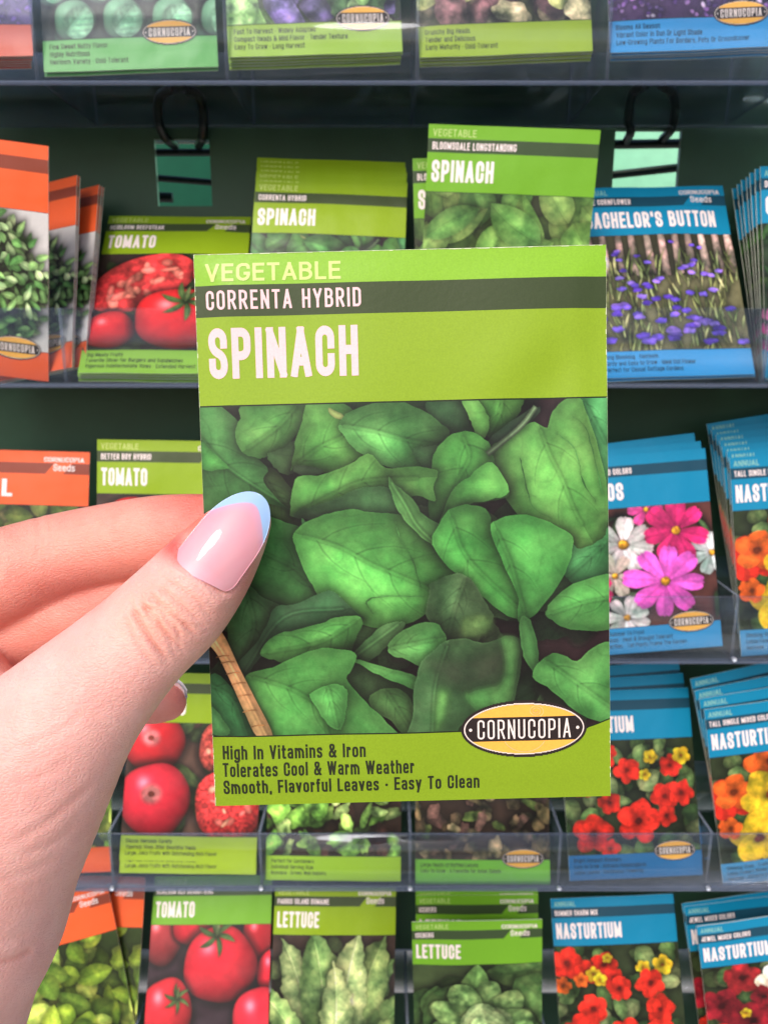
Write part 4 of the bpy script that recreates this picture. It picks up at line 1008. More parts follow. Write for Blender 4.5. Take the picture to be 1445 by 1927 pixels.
SPECS = {
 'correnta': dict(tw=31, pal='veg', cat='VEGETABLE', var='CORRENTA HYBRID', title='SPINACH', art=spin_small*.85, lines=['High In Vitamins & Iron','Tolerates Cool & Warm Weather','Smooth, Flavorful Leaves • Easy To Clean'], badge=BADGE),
 'bloomsdale': dict(tw=30, pal='veg2', cat='VEGETABLE', var='BLOOMSDALE LONGSTANDING', title='SPINACH', art=ARTS['bloom'], lines=['Dark Green Savoyed Leaves','Slow To Bolt','Early Maturity • Cold-Tolerant'], badge=BADGE, bulge=.5),
 'beefsteak': dict(tw=27, pal='veg', cat='VEGETABLE', var='HEIRLOOM BEEFSTEAK', title='TOMATO', flag=1, art=ARTS['beef'], lines=['Big Meaty Fruits','Favorite Slicer for Burgers and Sandwiches','Vigorous Indeterminate Vines • Extended Harvest'], bot=rgb(142,190,62)),
 'better_boy': dict(tw=26, pal='veg', cat='VEGETABLE', var='BETTER BOY HYBRID', title='TOMATO', flag=1, art=ARTS['better'], lines=['Large Smooth Fruits','Vigorous Vines','Disease Resistant'], badge=BADGE),
 'pink_tomato': dict(pal='veg', cat='VEGETABLE', var='HEIRLOOM PINK', title='TOMATO', flag=1, art=ARTS['cutpink'], lines=['Classic Heirloom Variety','Vigorous Vines Offer Bountiful Yields','Large, Juicy Fruits with Outstanding Rich Flavor'], bot=rgb(172,200,40)),
 'brandywine': dict(tw=27, pal='veg2', cat='VEGETABLE', var='HEIRLOOM RED BRANDYWINE', title='TOMATO', art=ARTS['brandy'], lines=['Large Red Fruits','Rich Flavor'], badge=BADGE),
 'basil_bush': dict(pal='herb', cat='HERB', var='BUSH', title='BASIL', art=ARTS['bush'], lines=['Compact Plants','Fine Flavor','Easy In Containers'], badge=BADGE, bulge=.6),
 'basil_sweet': dict(tw=37, pal='herb', cat='HERB', var='ITALIAN SWEET', title='BASIL', flag=1, art=ARTS['sweet'], lines=['Fragrant Leaves','For Pesto','Easy To Grow'], badge=BADGE),
 'basil_lime': dict(pal='herb', cat='HERB', var='SWEET', title='BASIL', flag=1, art=ARTS['yellowgreen'], lines=['Fragrant Leaves','For Pesto','Easy To Grow']),
 'bachelors': dict(tw=72, pal='flower', cat='ANNUAL', var='BLUE CORNFLOWER', title="BACHELOR'S BUTTON", flag=1, art=ARTS['corn'], lines=['Long Blooming • Heirloom','Hardy and Easy to Grow • Ideal Cut Flower','Perfect for Casual Cottage Gardens'], bot=rgb(52,150,214)),
 'dianthus': dict(pal='flower', cat='ANNUAL', var='DOUBLE MIX', title='CLARKIA', art=ARTS['spike'], lines=['Blooms All Summer'], badge=BADGE),
 'cosmos': dict(pal='flower', cat='ANNUAL', var='SENSATION MIXED COLORS', tw=31, title='COSMOS', art=ARTS['cosmos'], lines=['Blooms Early Summer To Frost','Carefree Heirloom • Heat & Drought Tolerant','Attracts Butterflies • Tall Plants Frame The Garden'], badge=BADGE, bot=rgb(40,140,196)),
 'nast_tall': dict(pal='flower', cat='ANNUAL', var='TALL SINGLE MIXED COLORS', tw=43, title='NASTURTIUM', art=ARTS['ntall'], lines=['Climbing Vines • Trailing Blooms','Edible Flowers Bloom Summer Long','Heirloom • Attracts Hummingbirds'], bot=rgb(60,140,190)),
 'nast_charm': dict(pal='flower', cat='ANNUAL', var='SUMMER CHARM MIX', tw=43, title='NASTURTIUM', art=ARTS['nmix'], lines=['Mounding Compact Plants','Edible Flowers'], badge=BADGE),
 'nast_red': dict(pal='flower', cat='ANNUAL', var='SUMMER CHARM MIX', tw=43, title='NASTURTIUM', art=ARTS['nred'], lines=['Bright Compact Bloomers','Easy to Grow • Attracts Hummingbirds','Edible Leaves • Continuous Flowering'], badge=BADGE, bot=rgb(22, 104, 160)),
 'nast_jewel': dict(pal='flower', cat='ANNUAL', var='JEWEL MIXED COLORS', tw=43, title='NASTURTIUM', art=ARTS['njewel'], lines=['Compact Plants','Edible Flowers'], badge=BADGE),
 'romaine': dict(tw=28, pal='veg', cat='VEGETABLE', var='PARRIS ISLAND ROMAINE', title='LETTUCE', flag=1, art=ARTS['romaine'], lines=['Crisp Upright Heads','Easy To Grow']),
 'iceberg': dict(tw=28, pal='veg2', cat='VEGETABLE', var='ICEBERG', title='LETTUCE', flag=1, art=ARTS['iceberg'], lines=['Crisp Heads','Heat Tolerant']),
 'mini_lettuce': dict(pal='veg', cat='VEGETABLE', var='LITTLE GEM', title='LETTUCE', art=ARTS['loosegreen'], lines=['Perfect for Containers','Individual Serving Size','Romaine • Grows Well Indoors'], bot=rgb(162,204,44)),
 'ruffled_lettuce': dict(pal='veg2', cat='VEGETABLE', var='RED SALAD', title='LETTUCE', art=ARTS['loosebrown'], lines=['Large Heads of Ruffled Leaves','Easy to Grow • A Favorite for Asian Salads'], badge=BADGE, bot=rgb(112,186,52)),
 'sprouts': dict(pal='veg2', cat='VEGETABLE', var='LONG ISLAND', title='BRUSSELS SPROUTS', art=ARTS['sprouts'], lines=['Fine Sweet Nutty Flavor','Highly Nutritious','Heirloom Variety • Cold-Tolerant'], badge=(60, 95.5), bot=rgb(104,180,96)),
 'cabbage': dict(pal='veg', cat='VEGETABLE', var='EARLY', title='CABBAGE', art=ARTS['cabbage'], lines=['Fast To Harvest • Widely Adapted','Compact Heads & Mild Flavor • Tender Texture','Easy To Grow • Long Harvest'], badge=(64, 96), bot=rgb(160,196,70)),
 'heads': dict(pal='veg', cat='VEGETABLE', var='CRISP', title='LETTUCE', art=ARTS['heads'], lines=['Crunchy Big Heads','Tender and Delicious','Early Maturity • Cold-Tolerant'], bot=rgb(158,184,52)),
 'lobelia': dict(pal='flower', cat='ANNUAL', var='CRYSTAL PALACE', title='LOBELIA', art=ARTS['lobelia'], lines=['Blooms All Season','Vibrant Color In Sun Or Light Shade','Low-Growing Plants For Borders, Pots Or Groundcover'], badge=(62, 96), bot=rgb(60,150,215)),
 'lavender': dict(pal='herb', cat='HERB', var='ENGLISH', title='LAVENDER', art=ARTS['lav'], lines=['Fragrant Spikes','Attracts Bees'], bot=rgb(226,104,84)),
}
KINDS = {}
for i, (k, s) in enumerate(SPECS.items()):
    s['name'] = k; s['seed'] = 10 + i
    KINDS[k] = build_kind(s)

# ------------------------------------------------------------------ the rack: back panel, trays, hooks
YL, YP = 0.387, 0.470
LIPS = [150, 720, 1240, 1668]
ZR = [onplane(722, y, YL)[2] for y in LIPS]
ZR.append(ZR[-1] - (ZR[2] - ZR[3]) - 0.007)
XD = [-0.163 + 0.0893 * k for k in range(-2, 8)]

def back_panel():
    holes = []
    for (x0, y0, x1, y1) in ((290, 262, 400, 388), (1158, 245, 1272, 372)):
        a = onplane(x0, y0, YP); b = onplane(x1, y1, YP); holes.append((a[0], b[0], b[2], a[2]))
    xs = sorted({-0.52, 0.56} | {h[0] for h in holes} | {h[1] for h in holes})
    zs = sorted({0.74, 1.72} | {h[2] for h in holes} | {h[3] for h in holes})
    mb = MB(); T = 0.0035
    for xa, xb in zip(xs, xs[1:]):
        for za, zb in zip(zs, zs[1:]):
            mx, mz = (xa+xb)/2, (za+zb)/2
            if any(h[0] < mx < h[1] and h[2] < mz < h[3] for h in holes): continue
            mb.quad((xa, YP, za), (xb, YP, za), (xb, YP, zb), (xa, YP, zb))
            mb.quad((xb, YP+T, za), (xa, YP+T, za), (xa, YP+T, zb), (xb, YP+T, zb))
    for h in holes:                                        # cut rims, bare metal
        mb.quad((h[0], YP, h[2]), (h[0], YP, h[3]), (h[0], YP+T, h[3]), (h[0], YP+T, h[2]), 1)
        mb.quad((h[1], YP, h[3]), (h[1], YP, h[2]), (h[1], YP+T, h[2]), (h[1], YP+T, h[3]), 1)
        mb.quad((h[0], YP, h[2]), (h[0], YP+T, h[2]), (h[1], YP+T, h[2]), (h[1], YP, h[2]), 1)
        mb.quad((h[0], YP, h[3]), (h[1], YP, h[3]), (h[1], YP+T, h[3]), (h[0], YP+T, h[3]), 1)
    o = mb.build('rack_back_panel', [M_PANEL, mat_plain('bare_cut_steel', rgb(150, 160, 150), rough=.35, metal=.6)])
    tag(o, 'dark green painted steel back panel with two square slots behind the clear trays', 'rack panel')
    return o
back_panel()

ROWW = ['top', 'second', 'third', 'fourth', 'lowest']
def tray(i):
    z = ZR[i]; e = empty('seed_tray', Matrix.Translation((0, YL, z)))
    x0, x1 = XD[0], XD[-1]; H = 0.037
    D = YP - YL - 0.008
    mb = MB(); mb.box(x0, x1, -0.0015, 0.0, 0.0, H, 0, 1); mb.build('front_panel', [M_ACR, M_EDGE], e)
    mb = MB(); mb.box(x0, x1, 0.0005, D, -0.0016, -0.0001, 0, 1); mb.build('tray_floor', [M_ACRF, M_EDGE], e)
    mb = MB(); mb.box(x0, x1, D+0.0002, D+0.002, 0.0, H, 0, 1); mb.build('rear_panel', [M_ACR, M_EDGE], e)
    mb = MB(); mb.tube([(x0, -0.0008, -0.0016), (x1, -0.0008, -0.0016)], 0.0011, 8); mb.build('bottom_bead', [M_EDGE], e, True)
    for x in XD:
        mb = MB(); mb.box(x-0.0009, x+0.0009, 0.0004, D-0.0002, 0.0002, H if i else H*2.2, 0, 1)
        d = mb.build('divider', [M_ACR, M_EDGE], e)
        if i < 2: continue
        mb = MB(); s = 0.0013
        mb.tube([(x, -0.0034, 0.0010), (x, -0.0030, 0.0010), (x, -0.0018, 0.0010)], s, 12)
        mb.build('foot_peg', [M_PEG], d, True)
    tag(e, 'clear acrylic divided tray holding seed packets, %s visible row of the rack' % ROWW[i], 'display tray', 'clear trays on the seed rack')
M_PEG = mat_plain('polished_clear_peg', rgb(206, 212, 226), rough=.15, noise=.03)
for i in range(5): tray(i)

def curve_tube(name, pts, r, mat, parent=None):
    p = crom([(a, b) for a, b, _ in pts], 6, False)
    d = np.interp(np.linspace(0, 1, len(p)), np.linspace(0, 1, len(pts)), [c for _, _, c in pts])
    mb = MB(); mb.tube([tuple(onplane(x, y, yy)) for (x, y), yy in zip(p, d)], r, 12)
    return mb.build(name, [mat], parent, True)
HK = [([(330, 166, .440), (304, 178, .452), (297, 205, .458), (302, 240, .462), (314, 262, .466), (330, 274, .480)], 'left slot, left wire'),
      ([(346, 166, .440), (372, 178, .452), (382, 205, .458), (384, 236, .462), (382, 258, .466), (374, 274, .480)], 'left slot, right wire'),
      ([(1214, 160, .440), (1192, 172, .452), (1184, 200, .458), (1182, 228, .462), (1186, 248, .466), (1178, 266, .480)], 'right slot, left wire'),
      ([(1244, 160, .440), (1264, 172, .452), (1270, 200, .458), (1268, 226, .462), (1262, 244, .466), (1246, 262, .480)], 'right slot, right wire')]
for pts, w in HK:
    o = curve_tube('wire_hook', pts, 0.0026, M_WIRE)
    tag(o, 'black wire hook bent down from the top tray into the panel: ' + w, 'hook', 'wire hooks in the panel slots')
M_PALE = mat_plain('pale_bright_line', rgb(225, 235, 225), rough=.3, noise=.04)  # pale colour for the bright lines modelled as strips
def bar(pts, r, mat, lab):
    mb = MB(); mb.tube([tuple(onplane(x, y, yy)) for x, y, yy in pts], r, 12)
    tag(mb.build('wire_bar', [mat], None, True), lab, 'wire bar', 'wire bars behind the panel')
bar([(270, 287, .482), (420, 287, .482)], .0021, M_WIRE, 'thick black wire bar across the top of the left panel slot')
bar([(270, 268, .486), (420, 268, .486)], .0008, M_PALE, 'thin pale strip standing in for the bright top edge of the left panel slot')  # not a wire: bright line at the slot's top edge, added as a strip
bar([(270, 333, .500), (420, 345, .500)], .0020, M_WIRE, 'slanting dark wire bar across the middle of the left panel slot')
bar([(270, 370, .500), (325, 372, .500)], .0030, M_WIRE, 'short dark wire end low in the left panel slot')
bar([(1140, 272, .482), (1290, 270, .482)], .0026, M_WIRE, 'thick black wire bar across the top of the right panel slot')
bar([(1140, 332, .500), (1290, 316, .500)], .0019, M_WIRE, 'slanting black wire bar across the right panel slot')
bar([(1140, 326, .499), (1290, 309, .499)], .0010, M_PALE, 'thin pale strip standing in for the highlight on the slanting black bar, right slot')  # highlight on the slanting wire, put in as a pale strip
def sheet(name, x0, x1, y, z0, z1, mat, lab, cat):
    mb = MB(); mb.box(x0, x1, y, y+.012, z0, z1); tag(mb.build(name, [mat]), lab, cat)
sheet('painted_board', 0.10, 1.6, 1.55, 0.9, 2.3, M_MINT, 'pale mint green board seen through the right slot of the back panel', 'board')
sheet('painted_board', -1.6, -0.05, 1.05, 0.9, 2.0, M_MID, 'mid green board seen through the left slot of the back panel', 'board')

# ------------------------------------------------------------------ placing the packets
WORDS = ['', 'second', 'third', 'fourth', 'fifth', 'sixth', 'seventh', 'eighth', 'ninth', 'tenth']
COLW = ['leftmost pocket', 'second pocket', 'third pocket', 'fourth pocket', 'fifth pocket', 'rightmost pocket']
DESC = {'correnta': 'green spinach packet', 'bloomsdale': 'green bloomsdale spinach packet', 'beefsteak': 'green tomato packet with cut slice', 'better_boy': 'lime better boy tomato packet', 'pink_tomato': 'lime packet with cut tomatoes', 'brandywine': 'green red tomato packet', 'basil_bush': 'orange bushy basil packet', 'basil_sweet': 'red orange sweet basil packet', 'basil_lime': 'orange yellow-green basil packet', 'bachelors': "blue bachelor's button packet", 'dianthus': 'blue magenta flower packet', 'cosmos': 'blue pink cosmos packet', 'nast_tall': 'blue yellow-orange nasturtium packet', 'nast_charm': 'blue mixed nasturtium packet', 'nast_red': 'blue red-flowered nasturtium packet', 'nast_jewel': 'blue dark red nasturtium packet', 'romaine': 'green romaine lettuce packet', 'iceberg': 'green iceberg lettuce packet', 'mini_lettuce': 'lime frilly lettuce packet', 'ruffled_lettuce': 'green brown-leaved lettuce packet', 'sprouts': 'green brussels sprouts packet', 'cabbage': 'glossy green cabbage packet', 'heads': 'olive green lettuce packet', 'lobelia': 'blue purple-flowered packet', 'lavender': 'orange red lavender packet'}
ROWN = ['top row', 'second row', 'third row', 'fourth row', 'bottom row']
def stack(row, col, kind, bp, tp, n=1, db=(0, 0), dt=(0, -3), y0=0.391, dy=0.0017, yaw=0.0, dyaw=0.0, near=False, first=0, backkind=None, jit=1.0, lean=None):
    rs = np.random.RandomState(row*17+col*3+1)
    for i in range(n):
        j = (rs.rand(4)-.5)*2*jit*(1 if i else 0)
        tq = (tp[0]+dt[0]*i+j[1]*2, tp[1]+dt[1]*i+j[2]*1.5)
        if lean is None: M, _, D = pose((bp[0]+db[0]*i+j[0]*1.5, bp[1]+db[1]*i), tq, y0+dy*i, yaw+dyaw*i, near)
        else: M, _, D = pose_lean(bp[0]+db[0]*i+j[0]*1.5, tq, y0+dy*i, yaw+dyaw*i, lean)
        kk = kind if (i == 0 or not backkind) else backkind
        o = packet_object(kk, M)
        k = i + first
        lab = '%s, %s, %s' % (DESC[kk], ROWN[row], COLW[col])
        lab = lab + (', frontmost' if k == 0 else ', %s from front' % WORDS[k])
        tag(o, lab, 'seed packet', 'seed packets in the %s, %s' % (ROWN[row], COLW[col]))

# row 0 (tops out of frame)
stack(0, 0, 'lavender', (-100, 108), (-112, -345), 6, dt=(0, 7), lean=12)
stack(0, 1, 'sprouts', (248, 130), (226, -320), 2, dt=(0, 9), yaw=.02, lean=12)
stack(0, 2, 'cabbage', (594, 100), (574, -350), 5, dt=(0, 8), yaw=.02, lean=12)
stack(0, 3, 'heads', (952, 104), (930, -350), 4, dt=(0, 8), yaw=.02, lean=12)
stack(0, 4, 'lobelia', (1310, 92), (1296, -360), 4, dt=(0, 8), lean=12)
# row 1
stack(1, 0, 'basil_bush', (-58, 716), (-72, 250), 1, y0=.3905, lean=-3)
stack(1, 0, 'basil_bush', (12, 716), (28, 362), 3, dt=(4, 1), db=(2, 0), y0=.398, yaw=-.30, first=1)
stack(1, 0, 'basil_bush', (40, 714), (74, 380), 4, dt=(4, 1.5), db=(2, 0), y0=.404, yaw=-.34, first=4)
stack(1, 1, 'beefsteak', (298, 690), (340, 408), 4, dt=(1, 6), yaw=.04, lean=39)
stack(1, 2, 'correnta', (604, 702), (624, 346), 6, db=(0, 1), dt=(0, -9), dy=.0026, lean=22)
stack(1, 3, 'bloomsdale', (934, 676), (968, 239), 1, yaw=-.03, lean=-1)
stack(1, 3, 'bloomsdale', (932, 706), (925, 294), 2, y0=.402, dt=(2, 2), first=1)
stack(1, 4, 'bachelors', (1275, 697), (1222, 352), 3, dt=(0, 5), yaw=.05, lean=26)
stack(1, 5, 'dianthus', (1590, 712), (1576, 312), 1)
stack(1, 5, 'dianthus', (1575, 714), (1556, 326), 6, dt=(-10, 5), db=(-3, 0), y0=.394, dy=.004, yaw=.10, first=1)
# row 2
stack(2, 0, 'basil_sweet', (20, 1224), (34, 849), 2, dt=(2, -2), lean=14)
stack(2, 1, 'better_boy', (318, 1222), (322, 829), 2, dt=(0, 3), lean=12)
stack(2, 2, 'beefsteak', (620, 1222), (628, 842), 1, lean=12)
stack(2, 3, 'correnta', (925, 1224), (920, 846), 1, lean=12)
stack(2, 4, 'cosmos', (1222, 1226), (1190, 853), 3, dt=(-9, -12), db=(-2, 0), dy=.003, lean=14)
stack(2, 5, 'nast_tall', (1530, 1222), (1508, 851), 7, dt=(-8, -13), db=(-3, 0), dy=.004, lean=12)
# row 3
stack(3, 0, 'basil_lime', (82, 1630), (90, 1290), 2, dt=(3, -6), lean=20)
stack(3, 1, 'pink_tomato', (354, 1628), (374, 1290), 2, dt=(2, -24), db=(0, 6), yaw=.05, lean=20)
stack(3, 2, 'mini_lettuce', (627, 1650), (632, 1305), 2, dt=(0, -10), lean=18)
stack(3, 3, 'ruffled_lettuce', (908, 1655), (906, 1312), 1, lean=18)
stack(3, 4, 'nast_red', (1197, 1664), (1172, 1298), 3, dt=(-8, -24), dy=.004, yaw=.03, lean=20)
stack(3, 5, 'nast_tall', (1486, 1674), (1452, 1314), 4, dt=(-10, -24), dy=.004, lean=8)
# row 4 (bottoms out of frame)
stack(4, 0, 'basil_lime', (150, 2030), (85, 1684), 1, yaw=.06, lean=18)
stack(4, 0, 'basil_lime', (138, 2030), (163, 1652), 2, y0=.397, yaw=-.05, first=1, lean=22)
stack(4, 1, 'brandywine', (385, 2022), (402, 1648), 1, yaw=-.03, lean=30)
stack(4, 2, 'romaine', (622, 2022), (632, 1668), 1, yaw=.05, lean=24)
stack(4, 3, 'iceberg', (900, 2050), (897, 1732), 1, yaw=-.01, lean=4)
stack(4, 3, 'iceberg', (900, 2034), (897, 1684), 2, y0=.402, dt=(0, -12), first=1, lean=14)
stack(4, 4, 'nast_charm', (1178, 2030), (1150, 1686), 1, yaw=-.03, lean=20)
stack(4, 5, 'nast_jewel', (1462, 2046), (1432, 1722), 1, yaw=-.02, lean=4)
stack(4, 5, 'nast_jewel', (1440, 2034), (1400, 1690), 2, y0=.402, dt=(-4, -8), first=1, lean=14)

# ------------------------------------------------------------------ the held packet
HW = held_warp()
def held():
    K = empty('seed_packet'); c = HW(PW/2, PH)
    K.matrix_world = Matrix.Identity(4)
    lime = rgb(138, 166, 36); lime2 = rgb(131, 158, 32); dk = rgb(58, 70, 38); ln = rgb(34, 40, 26)
    bands = [(0, 6.2, rgb(134, 182, 44)), (6.2, 12.4, dk), (12.4, 29.85, lime), (29.85, 30.15, ln), (30.15, 97.2, rgb(60, 60, 50)), (97.2, 97.5, ln), (97.5, PH, lime2)]
    ob('envelope', envelope_mesh('envelope', bands, HW, M_HELD, nx=64, dv=1.6), K)
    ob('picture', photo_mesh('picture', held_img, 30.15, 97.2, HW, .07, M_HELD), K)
    pk = rgb(242, 198, 200); ink = rgb(40, 44, 28)
    q = lambda *a, **k: text_quads(*a, **k)
    lay = [(q('VEGETABLE', 2.3, 5.5, 3.6, 27.0, w=.66, s=.165, gap=.13, ppm=12), rgb(202, 216, 130), .07)]
    ob('lettering', layered('lettering', lay + [
        (q('CORRENTA HYBRID', 2.2, 11.0, 3.75, 31.0, w=.44, s=.135, gap=.155, space=.40, ppm=12), pk, .07),
        (q('SPINACH', 2.35, 24.6, 10.0, 30.0, w=.48, s=.175, gap=.115, n=110), pk, .07)], HW, M_HELD), K)
    ob('description', layered('description', [
        (q('High In Vitamins & Iron', 2.0, 102.2, 2.95, 29.6, w=.47, s=.16, gap=.115, space=.36, ppm=16), ink, .07),
        (q('Tolerates Cool & Warm Weather', 1.9, 105.85, 2.95, 39.6, w=.47, s=.16, gap=.115, space=.36, ppm=16), ink, .07),
        (q('Smooth, Flavorful Leaves • Easy To Clean', 1.9, 109.5, 2.95, 53.0, w=.47, s=.16, gap=.115, space=.36, ppm=16), ink, .07)], HW, M_HELD), K)
    # green ground swings up round the badge at the right
    g = []
    for i in range(24):
        x0 = 77.4 + i*(PW-77.4-.02)/24; x1 = x0 + (PW-77.4-.02)/24
        g.append((x0, x1, 97.3 - 1.5*((i+1)/24)**1.2, 97.56))
    gl = [(a, b, c-.28, c) for a, b, c, _ in g]
    ob('brand_badge', layered('brand_badge', [(g, lime2, .10), (gl, ln, .115)] + badge_layers(64.2, 97.1, 12.9, 5.95, 16, L0=.12), HW, M_HELD), K)
    rs = np.random.RandomState(9); eq = []
    x = 0.0
    while x < PW-.8:
        l = .3+rs.rand()*1.2; eq.append((x, min(x+l, PW), 0.0, .05+.13*rs.rand()**2)); x += l
    for xe, sgn, base_w in ((0.0, 1, .03), (PW, -1, .02)):
        y = 0.0
        while y < PH-.8:
            l = .2+rs.rand()*.9; wd = base_w+.16*rs.rand()**3; eq.append((min(xe, xe+sgn*wd), max(xe, xe+sgn*wd), y, min(y+l, PH))); y += l
    ob('worn_edge', layered('worn_edge', [(eq, rgb(222, 228, 190), .06)], HW, M_HELD), K)
    tag(K, 'lime green spinach seed packet with dark leaf picture, held up in front by the thumb', 'seed packet')
held()
# ------------------------------------------------------------------ the hand (camera-frame millimetres: X right, Y up, Z away)
def cf(px, py, d): return np.array([(px-CX)/FPX*d, -(py-CY)/FPX*d, d])
def to_world(P): return CAM + (P[..., 0:1]*R_ + P[..., 1:2]*U_ + P[..., 2:3]*F_)/1000.0

THUMB = [(464,982,145.7,4.9),(430,1020,144.3,7.1),(386,1078,142.7,8.8),(332,1142,141.6,9.9),(266,1205,141.5,10.3),(198,1272,142,11.6),(118,1358,142.5,14.0),(42,1456,145,17.6),(-34,1580,149,20.6),(-98,1730,152,21.0)]
WRIST = [(-98,1730,152,21.0),(-150,1880,155,20.5),(-205,2060,160,21.5),(-290,2350,168,24.0)]
INDEX = [(462,1000,160.8,6.6),(400,1002,161.5,8.3),(300,1008,164,8.9),(200,1026,166,9.2),(100,1052,167,9.9),(0,1088,166,11.0),(-110,1125,163,12.0),(-240,1190,160,13.5)]
MIDDLE = [(400,1085,169,7.0),(330,1098,170,8.0),(240,1118,171,8.6),(150,1148,172,9.2),(60,1180,172.5,9.6),(-40,1215,171,10.5),(-170,1260,167,12.0),(-260,1300,166,13)]
RING = [(317,1322,178.5,4.3),(288,1318,178.2,5.5),(240,1306,178,6.6),(170,1290,179,8.0),(80,1270,181,9.0),(-30,1270,181,9.8),(-160,1310,176,11.5),(-280,1370,172,12.5)]
PINKY = [(120,1420,188,6.0),(60,1410,188,7.2),(-40,1400,187,8.2),(-170,1430,182,10),(-290,1480,176,12)]
PALM1 = [(-240,1190,160,13.5),(-215,1450,163,17),(-150,1700,160,20),(-150,1880,157,20)]
PALM2 = [(-280,1370,172,12.5),(-290,1600,174,15),(-200,1880,164,18)]
WEB = [(-150,1250,157,12),(-60,1390,154,15),(-60,1480,154,17)]

def chain_field(G, shape, ch, flat=1.0):
    P = crom([cf(*c[:3]) for c in ch], 4, False) if False else None
    pts = np.array([list(cf(*c[:3])) + [c[3]] for c in ch])
    q = np.vstack([2*pts[:1]-pts[1:2], pts, 2*pts[-1:]-pts[-2:-1]]); out = []
    for i in range(1, len(q)-2):
        for k in range(4):
            t = k/4; a, b, c, d = q[i-1], q[i], q[i+1], q[i+2]
            out.append(0.5*((2*b)+(-a+c)*t+(2*a-5*b+4*c-d)*t*t+(-a+3*b-3*c+d)*t**3))
    out.append(pts[-1]); C = np.array(out)
    f = np.full(shape, 60.0, np.float32)
    ox, oy, oz, h = G
    for a, b in zip(C, C[1:]):
        R = max(a[3], b[3]) + 16
        lo = np.minimum(a[:3], b[:3]) - R; hi = np.maximum(a[:3], b[:3]) + R
        sl = []
        for ax, o in enumerate((ox, oy, oz)):
            i0 = int(max(0, (lo[ax]-o)/h)); i1 = int(min(shape[ax], (hi[ax]-o)/h+1)); sl.append((i0, i1))
        if any(i1 <= i0 for i0, i1 in sl): continue
        X = (ox + h*np.arange(*sl[0]))[:, None, None]; Y = (oy + h*np.arange(*sl[1]))[None, :, None]; Z = (oz + h*np.arange(*sl[2]))[None, None, :]
        d = b[:3]-a[:3]; L2 = d@d
        t = np.clip(((X-a[0])*d[0]+(Y-a[1])*d[1]+(Z-a[2])*d[2])/L2, 0, 1)
        dist = np.sqrt((X-a[0]-t*d[0])**2+(Y-a[1]-t*d[1])**2+((Z-a[2]-t*d[2])*flat)**2) - (a[3]+t*(b[3]-a[3]))
        s = (slice(*sl[0]), slice(*sl[1]), slice(*sl[2]))
        f[s] = np.minimum(f[s], dist.astype(np.float32))
    return f
def smin(a, b, k):
    h = np.clip(0.5+0.5*(b-a)/k, 0, 1)
    return b*(1-h)+a*h-k*h*(1-h)

def surface_nets(f, org, h):
    nx, ny, nz = f.shape
    s = f < 0
    corners = [(i, j, k) for i in (0, 1) for j in (0, 1) for k in (0, 1)]
    def sub(a, c): return a[c[0]:nx-1+c[0], c[1]:ny-1+c[1], c[2]:nz-1+c[2]]
    cnt = sum(sub(s, c).astype(np.int8) for c in corners)
    act = (cnt > 0) & (cnt < 8)
    idx = np.argwhere(act); ids = np.full(act.shape, -1, np.int32); ids[act] = np.arange(len(idx))
    acc = np.zeros((len(idx), 3)); n = np.zeros(len(idx))
    I = idx.T
    for a in corners:
        for ax in range(3):
            if a[ax]: continue
            b = list(a); b[ax] = 1
            fa = f[I[0]+a[0], I[1]+a[1], I[2]+a[2]]; fb = f[I[0]+b[0], I[1]+b[1], I[2]+b[2]]
            m = (fa < 0) != (fb < 0); t = np.where(m, fa/np.where(m, fa-fb, 1), 0)
            p = np.array(a, float)[None]+t[:, None]*(np.array(b)-np.array(a))[None]
            acc[m] += p[m]; n[m] += 1
    V = (idx + acc/n[:, None])*h + np.array(org)
    F = []
    for ax in range(3):
        sh = [slice(None)]*3; sh2 = [slice(None)]*3
        sh[ax] = slice(0, -1); sh2[ax] = slice(1, None)
        e = s[tuple(sh)] != s[tuple(sh2)]
        E = np.argwhere(e)
        o1, o2 = [(1, 2), (2, 0), (0, 1)][ax]
        ok = (E[:, o1] > 0) & (E[:, o2] > 0) & (E[:, o1] < f.shape[o1]-1) & (E[:, o2] < f.shape[o2]-1)
        E = E[ok]
        def cell(d1, d2):
            q = E.copy(); q[:, o1] -= d1; q[:, o2] -= d2
            return ids[q[:, 0], q[:, 1], q[:, 2]]
        Q = np.stack([cell(0, 0), cell(1, 0), cell(1, 1), cell(0, 1)], -1)
        inn = s[E[:, 0], E[:, 1], E[:, 2]]
        Q = np.where(inn[:, None], Q, Q[:, ::-1])
        F.append(Q)
    return V, np.vstack(F)

# thumb nail frame
NB, NT = cf(370, 1088, 133.6), cf(492, 932, 139.0)
NAx = (NT-NB); NLEN = np.linalg.norm(NAx); NAx = NAx/NLEN
NSd = np.cross(NAx, np.array([0, 0, 1.0])); NSd /= np.linalg.norm(NSd)      # across the nail
if NSd[0] < 0: NSd = -NSd
NUp = np.cross(NSd, NAx); NUp = NUp if NUp[2] < 0 else -NUp                   # towards the camera
def nail_half(v):
    w = 6.25 - .35*np.clip(v, 0, 1)
    base = np.clip(v/0.16, 0, 1); base = .74 + .26*np.sqrt(1-(1-base)**2)
    tip = np.clip((v-0.42)/0.58, 0, 1); tip = np.sqrt(np.clip(1-tip**2.2, 0, 1))
    return w*base*tip

